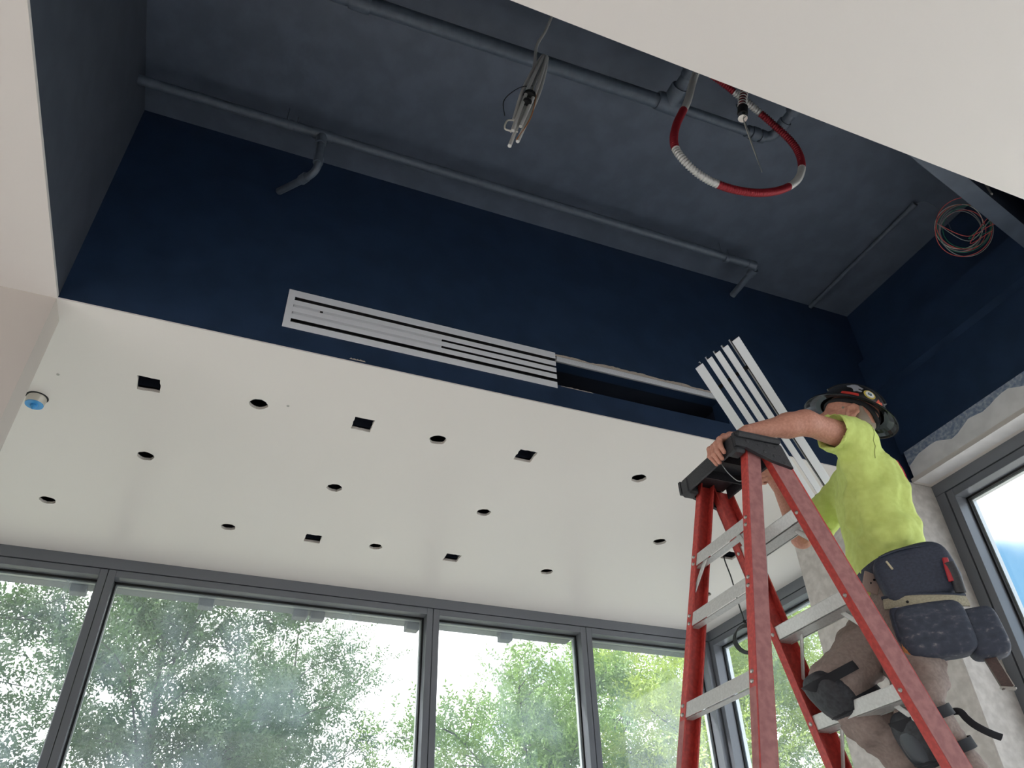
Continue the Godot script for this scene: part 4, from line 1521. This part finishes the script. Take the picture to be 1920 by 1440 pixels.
func knee_pad(t: Node3D, kn: Vector3, an: Vector3, left: bool) -> void:
	var sh := (an - kn).normalized()
	var fw := (V(-1, 0.05, 0.12) - sh * V(-1, 0.05, 0.12).dot(sh)).normalized()
	if not left:
		fw = (V(-1, -0.25, 0.0) - sh * V(-1, -0.25, 0.0).dot(sh) * 0.6).normalized()
	var sd := fw.cross(sh).normalized()
	var n := Node3D.new()
	n.name = "knee_pad"
	t.add_child(n, true)
	n.position = kn - t.position
	var mb := MB.new()
	mb.puff(kn + fw * 0.058 + sh * 0.025, Vector3(0.148, 0.19, 0.085), Basis(sd, -sh, fw), 0.75, 16)
	part(mb, "pad", M.pad, n)
	mb = MB.new()
	mb.puff(kn + fw * 0.084 + sh * 0.035, Vector3(0.10, 0.125, 0.04), Basis(sd, -sh, fw), 0.85, 14)
	part(mb, "hard_cap", mat(c8(58, 64, 72), 0.3) if left else M.pad, n)
	for h in [-0.02, 0.085]:
		mb = MB.new()
		var pts := PackedVector3Array()
		for i in 33:
			var w := TAU * i / 32.0
			pts.append(kn + sh * h + fw * cos(w) * 0.099 + sd * sin(w) * 0.101 - sh * 0.012 * cos(w))
		mb.tube(pts, 0.017, 8, false, -sh, 1.0)
		var flat := MB.new()
		for i in 32:
			var p := pts[i]
			var q := pts[i + 1]
			var m0 := (p - kn - sh * (p - kn).dot(sh)).normalized()
			var m1 := (q - kn - sh * (q - kn).dot(sh)).normalized()
			flat.tri(p - sh * 0.017, p + sh * 0.017, q + sh * 0.017, m0, m0, m1)
			flat.tri(p - sh * 0.017, q + sh * 0.017, q - sh * 0.017, m0, m1, m1)
			flat.tri(p - sh * 0.017 - m0 * 0.004, p - sh * 0.017, q - sh * 0.017, -sh, -sh, -sh)
		part(flat, "strap", M.strap, n)
	if left:
		var tail := MB.new()
		var path := smooth_path([kn - fw * 0.080 + sh * 0.0, V(2.335, 2.11, 1.90), V(2.343, 2.085, 1.885), V(2.348, 2.065, 1.872), V(2.37, 2.047, 1.862), V(2.40, 2.033, 1.855), V(2.425, 2.025, 1.85)], 8)
		tail.tube(path, 0.012, 10, true, V(0.5, 0.5, 0.6).normalized(), 0.22)
		part(tail, "loose_strap_end", M.strap, n)


func hard_hat(t: Node3D, hc: Vector3, hl: Vector3, hu: Vector3, hf: Vector3) -> void:
	var o := hc + hu * 0.062 - hf * 0.006
	var n := Node3D.new()
	n.name = "hard_hat"
	t.add_child(n)
	n.position = o - t.position
	var rl := 0.112
	var rf := 0.138
	var rh := 0.128
	var surf := func(az: float, el: float, add: float) -> Vector3:   # az 0 front, 90 left
		return o + hf * cos(az) * cos(el) * (rf + add) + hl * sin(az) * cos(el) * (rl + add) + hu * sin(el) * (rh + add)
	var nrm := func(az: float, el: float) -> Vector3:
		return (hf * cos(az) * cos(el) / rf + hl * sin(az) * cos(el) / rl + hu * sin(el) / rh).normalized()
	var mb := MB.new()
	var rows := 14
	var cols := 40
	for i in rows:
		for j in cols:
			var e0 := -0.06 + (PI / 2 + 0.06) * i / rows
			var e1 := -0.06 + (PI / 2 + 0.06) * (i + 1) / rows
			var a0 := TAU * j / cols
			var a1 := TAU * (j + 1) / cols
			for add in [0.0, -0.004]:
				var s := 1.0 if add == 0.0 else -1.0
				mb.tri(surf.call(a0, e0, add), surf.call(a1, e0, add), surf.call(a1, e1, add), nrm.call(a0, e0) * s, nrm.call(a1, e0) * s, nrm.call(a1, e1) * s)
				mb.tri(surf.call(a0, e0, add), surf.call(a1, e1, add), surf.call(a0, e1, add), nrm.call(a0, e0) * s, nrm.call(a1, e1) * s, nrm.call(a0, e1) * s)
	for s in [-1.0, 0.0, 1.0]:   # raised ridges over the crown
		var pts := PackedVector3Array()
		for i in 15:
			var w := lerpf(-1.1, 1.1, i / 14.0)
			pts.append(o + hf * sin(w) * (rf - 0.002) + hu * cos(w) * (rh - 0.002) * (1.0 if s == 0.0 else 0.965) + hl * s * 0.032)
		mb.tube(pts, 0.008, 8)
	part(mb, "shell", M.hat, n)
	# full brim, deeper front and back, curling down
	mb = MB.new()
	var prof := [[0.0, 0.0], [0.018, -0.002], [0.040, -0.010], [0.054, -0.022], [0.058, -0.034], [0.055, -0.035], [0.050, -0.026], [0.037, -0.014], [0.016, -0.006], [-0.003, -0.004]]
	for j in 48:
		for i in prof.size() - 1:
			var q := []
			for jj in [j, j + 1]:
				var a: float = TAU * jj / 48.0
				var wide: float = 0.62 + 0.45 * cos(a) * cos(a)
				for ii in [i, i + 1]:
					var p: Array = prof[ii]
					var ce: Vector3 = hf * cos(a) * (rf + p[0] * wide) + hl * sin(a) * (rl + p[0] * wide)
					q.append(o + ce + hu * (-0.006 + p[1] * wide))
			var m: Vector3 = (q[1] - q[0]).cross(q[2] - q[0]).normalized()
			if m.dot(hu) * (1.0 if i < 4 else -1.0) < 0.0:
				m = -m
			mb.tri(q[0], q[1], q[3], m, m, m)
			mb.tri(q[0], q[3], q[2], m, m, m)
	part(mb, "brim", M.hat_brim, n)
	# suspension band and ratchet inside
	mb = MB.new()
	var ring_pts := PackedVector3Array()
	for i in 33:
		var w := TAU * i / 32.0
		ring_pts.append(o - hu * 0.012 + hf * cos(w) * 0.108 + hl * sin(w) * 0.090)
	mb.tube(ring_pts, 0.012, 8, false, hu, 1.0)
	mb.puff(o - hu * 0.03 - hf * 0.108, Vector3(0.07, 0.05, 0.03), Basis(hl, hu, hf), 0.6, 10)
	for s in [-1.0, 1.0]:
		mb.tube(smooth_path([o + hl * s * 0.09 - hf * 0.03 - hu * 0.01, o + hl * s * 0.086 - hf * 0.075 - hu * 0.035, o + hl * s * 0.04 - hf * 0.112 - hu * 0.055], 6), 0.010, 8)
	part(mb, "suspension_band", M.strap, n)
	# stickers: outlines in (azimuth, elevation) laid on the shell
	var sticker := func(called: String, outline: Array, m: Material, add: float) -> void:
		var b := MB.new()
		var poly := PackedVector2Array()
		for q in outline:
			poly.append(Vector2(q[0], q[1]))
		var tr := Geometry2D.triangulate_polygon(poly)
		for i in range(0, tr.size(), 3):
			var c := []
			for e in 3:
				c.append(poly[tr[i + e]])
			for sub in 4:   # split once so that it follows the curve
				var m01: Vector2 = (c[0] + c[1]) / 2.0
				var m12: Vector2 = (c[1] + c[2]) / 2.0
				var m20: Vector2 = (c[2] + c[0]) / 2.0
				var tri_: Array = [[c[0], m01, m20], [m01, c[1], m12], [m20, m12, c[2]], [m01, m12, m20]][sub]
				b.tri(surf.call(tri_[0].x, tri_[0].y, add), surf.call(tri_[1].x, tri_[1].y, add), surf.call(tri_[2].x, tri_[2].y, add), nrm.call(tri_[0].x, tri_[0].y), nrm.call(tri_[1].x, tri_[1].y), nrm.call(tri_[2].x, tri_[2].y))
		part(b, called, m, n)
	var disc := func(az: float, el: float, r: float, k: int) -> Array:
		var out := []
		for i in k:
			out.append([az + r * 1.05 * cos(TAU * i / k), el + r * sin(TAU * i / k)])
		return out
	sticker.call("silver_sticker", [[1.14, 0.50], [1.24, 0.55], [1.29, 0.65], [1.39, 0.68], [1.51, 0.65], [1.61, 0.55], [1.73, 0.48], [1.68, 0.40], [1.56, 0.41], [1.58, 0.35], [1.70, 0.32], [1.68, 0.25], [1.54, 0.25], [1.45, 0.20], [1.41, 0.32], [1.34, 0.39], [1.21, 0.41]], mat(c8(178, 182, 192), 0.35, 0.3), 0.0015)
	sticker.call("red_sticker", [[1.08, 0.06], [1.10, 0.16], [1.62, 0.15], [1.64, 0.05]], mat(c8(196, 62, 56), 0.4), 0.0015)
	sticker.call("yellow_ring_sticker", disc.call(1.96, 0.30, 0.20, 28), mat(c8(196, 176, 84), 0.4), 0.0015)
	sticker.call("white_disc_sticker", disc.call(1.96, 0.30, 0.145, 24), mat(c8(226, 228, 228), 0.4), 0.0022)
	sticker.call("dark_square_emblem", [[1.90, 0.25], [1.88, 0.33], [1.92, 0.37], [2.01, 0.36], [2.03, 0.27], [1.98, 0.235]], mat(c8(40, 86, 108), 0.4), 0.003)
	sticker.call("pale_emblem_stroke", [[1.935, 0.295], [1.93, 0.33], [1.98, 0.335], [1.985, 0.31], [1.955, 0.305], [1.96, 0.285]], mat(c8(220, 228, 228), 0.4), 0.0037)
	sticker.call("red_flame_decal", [[2.24, -0.02], [2.22, 0.12], [2.30, 0.30], [2.38, 0.20], [2.48, 0.26], [2.54, 0.06], [2.50, -0.04]], mat(c8(206, 82, 62), 0.4), 0.0015)
	sticker.call("yellow_flame_decal", [[2.28, -0.03], [2.27, 0.07], [2.35, 0.14], [2.43, 0.08], [2.46, -0.03]], mat(c8(232, 204, 110), 0.4), 0.0022)


func tool_belt(t: Node3D, F: Vector3, L: Vector3, U: Vector3) -> void:
	var c := V(2.45, 0, 2.05)
	var n := Node3D.new()
	n.name = "tool_belt"
	t.add_child(n)
	n.position = c + U * 2.6 - t.position
	var P := func(s: float, h: float, l: float) -> Vector3: return c - F * s + U * h + L * l
	var bs := Basis(-F, U, L)
	# belt round the waist, higher at the back
	var mb := MB.new()
	var k := 40
	for i in k:
		for seg in 2:
			pass
		var q := []
		for j in [i, i + 1]:
			var w: float = TAU * j / k
			var h: float = 2.655 - 0.04 * cos(w)
			for e in [[0.158, 0.18, -0.035], [0.158, 0.18, 0.035], [0.146, 0.168, 0.035], [0.146, 0.168, -0.035]]:
				q.append(c + F * cos(w) * e[0] + L * sin(w) * e[1] + U * (h + e[2]))
		var mid: Vector3 = (q[0] + q[2] + q[4] + q[6]) / 4.0
		for e in 4:
			mb.quad(q[e], q[(e + 1) % 4], q[4 + (e + 1) % 4], q[4 + e], mid)
	part(mb, "belt", M.leather, n)
	# padded upper bag hanging at the left hip
	mb = MB.new()
	mb.puff(P.call(0.03, 2.575, 0.190), Vector3(0.27, 0.21, 0.10), bs.rotated(L, 0.16), 0.55, 18)
	part(mb, "upper_bag", M.leather, n)
	for j in 3:   # stitched folds across the bag
		mb = MB.new()
		mb.tube(smooth_path([P.call(-0.08 + 0.01 * j, 2.645 - 0.018 * j, 0.226), P.call(0.0, 2.66 - 0.020 * j, 0.236), P.call(0.09, 2.662 - 0.022 * j, 0.232)], 8), 0.004, 6)
		part(mb, "seam", M.leather, n)
	# pale reinforced rim, bent outwards
	mb = MB.new()
	var rim := smooth_path([P.call(-0.108, 2.485, 0.19), P.call(-0.03, 2.470, 0.235), P.call(0.05, 2.455, 0.250), P.call(0.11, 2.448, 0.243), P.call(0.150, 2.452, 0.215)], 8)
	mb.tube(rim, 0.021, 12, true, L, 0.3)
	part(mb, "pale_rim", M.tan, n)
	mb = MB.new()
	var lip := PackedVector3Array()
	for p in rim:
		lip.append(p + U * 0.023 - L * 0.004)
	mb.tube(lip, 0.007, 8)
	part(mb, "rim_binding", M.leather, n)
	for s in [[-0.04, 2.466, 0.240], [0.10, 2.442, 0.247]]:
		mb = MB.new()
		mb.lathe(PackedVector2Array([Vector2(0.0, 0.004), Vector2(0.004, 0.003), Vector2(0.005, 0.0)]), Transform3D(Basis(-F, L, (-F).cross(L)), P.call(s[0], s[1], s[2])), 10)
		part(mb, "rivet", M.gasket, n)
	# outer pockets
	mb = MB.new()
	mb.puff(P.call(0.012, 2.362, 0.215), Vector3(0.235, 0.185, 0.11), bs.rotated(L, 0.03), 0.4, 20)
	part(mb, "wide_pocket", M.leather_worn, n)
	mb = MB.new()
	mb.puff(P.call(0.165, 2.345, 0.185), Vector3(0.125, 0.165, 0.11), bs.rotated(L, 0.06), 0.42, 18)
	part(mb, "side_pocket", M.leather_worn, n)
	mb = MB.new()
	mb.tube(smooth_path([P.call(0.205, 2.37, 0.15), P.call(0.238, 2.335, 0.13), P.call(0.225, 2.29, 0.14), P.call(0.17, 2.268, 0.16)], 8), 0.012, 8, true, L, 0.9)
	part(mb, "hammer_loop", M.leather, n)
	mb = MB.new()
	mb.puff(P.call(-0.085, 2.39, 0.235), Vector3(0.05, 0.12, 0.04), bs, 0.4, 12)
	part(mb, "tool_sleeve", M.leather, n)
	# leather tab with holes at the front of the belt
	mb = MB.new()
	mb.obox(P.call(-0.122, 2.583, 0.150), Vector3(0.062, 0.075, 0.006), bs.rotated(U, 0.45).rotated(L, -0.42), 0.004)
	part(mb, "leather_tab", mat(c8(176, 158, 150), 0.8), n)
	for j in 3:
		mb = MB.new()
		mb.lathe(PackedVector2Array([Vector2(0.0, 0.002), Vector2(0.004, 0.0015), Vector2(0.0045, 0.0)]), Transform3D(Basis(-F, L.rotated(U, 0.45), (-F).cross(L)), P.call(-0.14 + 0.016 * j, 2.572 + 0.010 * j, 0.154 - 0.001 * j)), 8)
		part(mb, "tab_hole", M.gasket, n)
	mb = MB.new()
	mb.tube(PackedVector3Array([P.call(-0.062, 2.622, 0.236), P.call(-0.052, 2.588, 0.243)]), 0.004, 8)
	part(mb, "pale_toggle", mat(c8(206, 196, 168), 0.6), n)
	# tools carried in the bag: separate things
	var h := thing("hammer", P.call(0.17, 2.17, 0.19), "hammer with dark flat handle hanging from the loop of the tool belt", "hammer")
	mb = MB.new()
	var ha: Vector3 = P.call(0.150, 2.30, 0.185)
	var hb: Vector3 = P.call(0.176, 2.165, 0.185)
	mb.sweep(PackedVector2Array([Vector2(-0.017, -0.008), Vector2(0.017, -0.008), Vector2(0.019, 0.0), Vector2(0.017, 0.008), Vector2(-0.017, 0.008)]), ha, hb, -F)
	part(mb, "handle", M.wood_dark, h)
	mb = MB.new()
	mb.sweep(PackedVector2Array([Vector2(0.0175, -0.009), Vector2(0.0205, -0.009), Vector2(0.0205, 0.009), Vector2(0.0175, 0.009)]), ha, hb, -F)
	part(mb, "steel_edge", M.steel, h)
	mb = MB.new()
	mb.obox(hb, Vector3(0.046, 0.007, 0.022), Basis(-F, U, L).rotated(L, -0.2), 0.002)
	part(mb, "pommel", M.steel, h)
	mb = MB.new()
	mb.obox(ha + U * 0.03, Vector3(0.035, 0.03, 0.05), bs, 0.006)
	part(mb, "head", M.steel, h)
	h = thing("utility_knife", P.call(0.15, 2.5, 0.19), "red and black utility knife stuck in the back of the tool bag", "knife")
	mb = MB.new()
	mb.tube(smooth_path([P.call(0.136, 2.475, 0.236), P.call(0.137, 2.53, 0.245), P.call(0.132, 2.582, 0.248)], 6), 0.018, 12, true, L, 0.6)
	part(mb, "grip", M.black_plastic, h)
	mb = MB.new()
	mb.tube(smooth_path([P.call(0.119, 2.515, 0.247), P.call(0.121, 2.555, 0.249), P.call(0.126, 2.600, 0.248)], 6), 0.010, 12, true, L, 0.6)
	part(mb, "red_nose", mat(c8(170, 44, 54), 0.45), h)
	h = thing("chisel", P.call(-0.085, 2.30, 0.235), "wooden handled tool sticking out below the pouch sleeve", "chisel")
	mb = MB.new()
	mb.tube(PackedVector3Array([P.call(-0.083, 2.385, 0.238), P.call(-0.088, 2.30, 0.240), P.call(-0.090, 2.272, 0.240)]), [0.017, 0.017, 0.011], 14)
	part(mb, "wooden_handle", M.wood, h)
	mb = MB.new()
	mb.tube(PackedVector3Array([P.call(-0.080, 2.45, 0.238), P.call(-0.083, 2.385, 0.238)]), 0.012, 12)
	part(mb, "steel_shank", M.steel, h)


# ---------------------------------------------------------------- outdoors
func build_outdoors() -> void:
	var b := MB.new()
	b.box(V(-70, -0.5, -60), V(70, -0.25, 90))
	struct(b, "ground", M.ground, "pale paving outside the building")
	b = MB.new()
	b.box(V(-60, -0.3, 6.2), V(60, -0.22, 88))
	struct(b, "planting_bed", M.planting, "planted ground under the trees behind the building")
	# leaf sprays shared by all the trees
	var sprays := []
	for kind in 3:
		var s := MB.new()
		var k := 9
		for i in k:
			var t := float(i) / (k - 1)
			for side in ([1.0, -1.0] if i < k - 1 else [0.0]):
				var o := Vector3(rng.randf_range(-0.03, 0.03), 0.32 * t, -0.05 * t * t + rng.randf_range(-0.03, 0.03))
				var dirl := Vector3(side * rng.randf_range(0.5, 1.0), rng.randf_range(-0.3, 0.9) + 0.4 * t, rng.randf_range(-0.7, 0.7)).normalized()
				var wide := dirl.cross(Vector3(rng.randf_range(-0.6, 0.6), rng.randf_range(-0.4, 0.4), 1.0)).normalized()
				var l := rng.randf_range(0.055, 0.085)
				var w := l * 0.19
				var nn := wide.cross(dirl).normalized()
				var p1 := o + dirl * l * 0.45 + wide * w + nn * 0.006
				var p2 := o + dirl * l * 0.45 - wide * w + nn * 0.006
				var tip := o + dirl * l - nn * 0.008
				s.tri(o, p1, tip, nn, nn, nn)
				s.tri(o, tip, p2, nn, nn, nn)
		var m := s.commit()
		m.surface_set_material(0, M["leaf%d" % kind])
		sprays.append(m)
	var kinds := [
		# x, d, height, crown base, crown radius, sprays, leaf kind, label
		[-3.6, 10.5, 6.6, 2.2, 1.9, 1500, 0, "grey-green leafy tree seen through the window beside the partition"],
		[-0.3, 11.5, 7.2, 2.2, 2.0, 2200, 0, "grey-green leafy tree filling the widest window"],
		[1.6, 14.6, 7.2, 2.0, 1.5, 1000, 0, "grey-green tree behind the one filling the widest window"],
		[5.3, 12.2, 5.6, 1.6, 1.9, 1900, 1, "bright green tree behind the narrower back window"],
		[7.7, 10.9, 7.4, 1.6, 1.9, 2400, 2, "yellow-green tree behind the glazed corner"],
		[10.2, 11.2, 7.6, 1.6, 2.2, 2400, 2, "yellow-green tree behind the stepladder"],
		[9.2, 16.5, 8.8, 2.0, 2.6, 1800, 1, "tall green tree standing farther back behind the glazed corner"],
	]
	for q in kinds:
		tree(q[0], q[1], q[2], q[3], q[4], q[5], q[6], q[7], sprays)


func tree(x: float, d: float, height: float, base: float, radius: float, count: int, kind: int, label: String, sprays: Array) -> void:
	var root := V(x, -0.25, d)
	var t := thing("leafy_tree", root, label, "tree", "trees outside the windows")
	var mb := MB.new()
	var lean := Vector3(rng.randf_range(-0.4, 0.4), 0, rng.randf_range(-0.4, 0.4))
	var stem := []
	for i in 6:
		var s := i / 5.0
		stem.append(root + Vector3.UP * height * 0.93 * s + lean * s * s + Vector3(rng.randf_range(-0.12, 0.12), 0, rng.randf_range(-0.12, 0.12)) * s)
	var trunk := smooth_path(stem, 6)
	var radii := []
	for i in trunk.size():
		radii.append(lerpf(0.11, 0.012, float(i) / (trunk.size() - 1)))
	mb.tube(trunk, radii, 9)
	var tips := []
	var limbs := 17
	for i in limbs:
		var s := lerpf(base / height, 0.92, (i + rng.randf() * 0.6) / limbs)
		var o: Vector3 = trunk[int(s * (trunk.size() - 1))]
		var az := i * 2.4 + rng.randf_range(-0.3, 0.3)
		var reach := radius * (1.0 - 0.45 * absf(s - 0.55) * 2.0) * rng.randf_range(0.75, 1.1)
		var out := Vector3(cos(az), 0, sin(az))
		var e := o + out * reach + Vector3.UP * reach * rng.randf_range(0.35, 0.8)
		var path := smooth_path([o, o.lerp(e, 0.4) + Vector3.UP * reach * 0.10, e], 6)
		var rr := []
		for j in path.size():
			rr.append(lerpf(0.042 * (1.2 - s), 0.006, float(j) / (path.size() - 1)))
		mb.tube(path, rr, 6)
		for j in range(3, path.size()):
			tips.append(path[j])
		for z in 5:
			var o2: Vector3 = path[rng.randi_range(4, path.size() - 2)]
			var e2 := o2 + (out.rotated(Vector3.UP, rng.randf_range(-1.3, 1.3)) + Vector3.UP * rng.randf_range(-0.15, 0.9)).normalized() * reach * rng.randf_range(0.25, 0.5)
			mb.tube(PackedVector3Array([o2, o2.lerp(e2, 0.5) + Vector3.UP * 0.04, e2]), [0.011, 0.008, 0.004], 5)
			tips.append(o2.lerp(e2, 0.5))
			tips.append(e2)
			tips.append(e2)
	part(mb, "trunk_and_limbs", M.bark, t)
	var mm := MultiMesh.new()
	mm.transform_format = MultiMesh.TRANSFORM_3D
	mm.mesh = sprays[kind]
	count *= 2
	mm.instance_count = count
	for i in count:
		var p: Vector3 = tips[rng.randi() % tips.size()]
		p += Vector3(rng.randfn(0, 0.2), rng.randfn(0, 0.18), rng.randfn(0, 0.2))
		var away := (p - (root + Vector3.UP * height * 0.5)).normalized()
		var grow := (away * 0.6 + Vector3(rng.randfn(0, 0.6), rng.randf_range(-0.7, 0.7), rng.randfn(0, 0.6))).normalized()
		var side := grow.cross(Vector3(rng.randfn(), rng.randfn(), rng.randfn())).normalized()
		var s := rng.randf_range(0.8, 1.25)
		mm.set_instance_transform(i, Transform3D(Basis(side, grow, side.cross(grow)).scaled(Vector3.ONE * s), p - root))
	var o := MultiMeshInstance3D.new()
	o.name = "foliage"
	o.multimesh = mm
	o.set_meta("kind", "stuff")
	t.add_child(o)
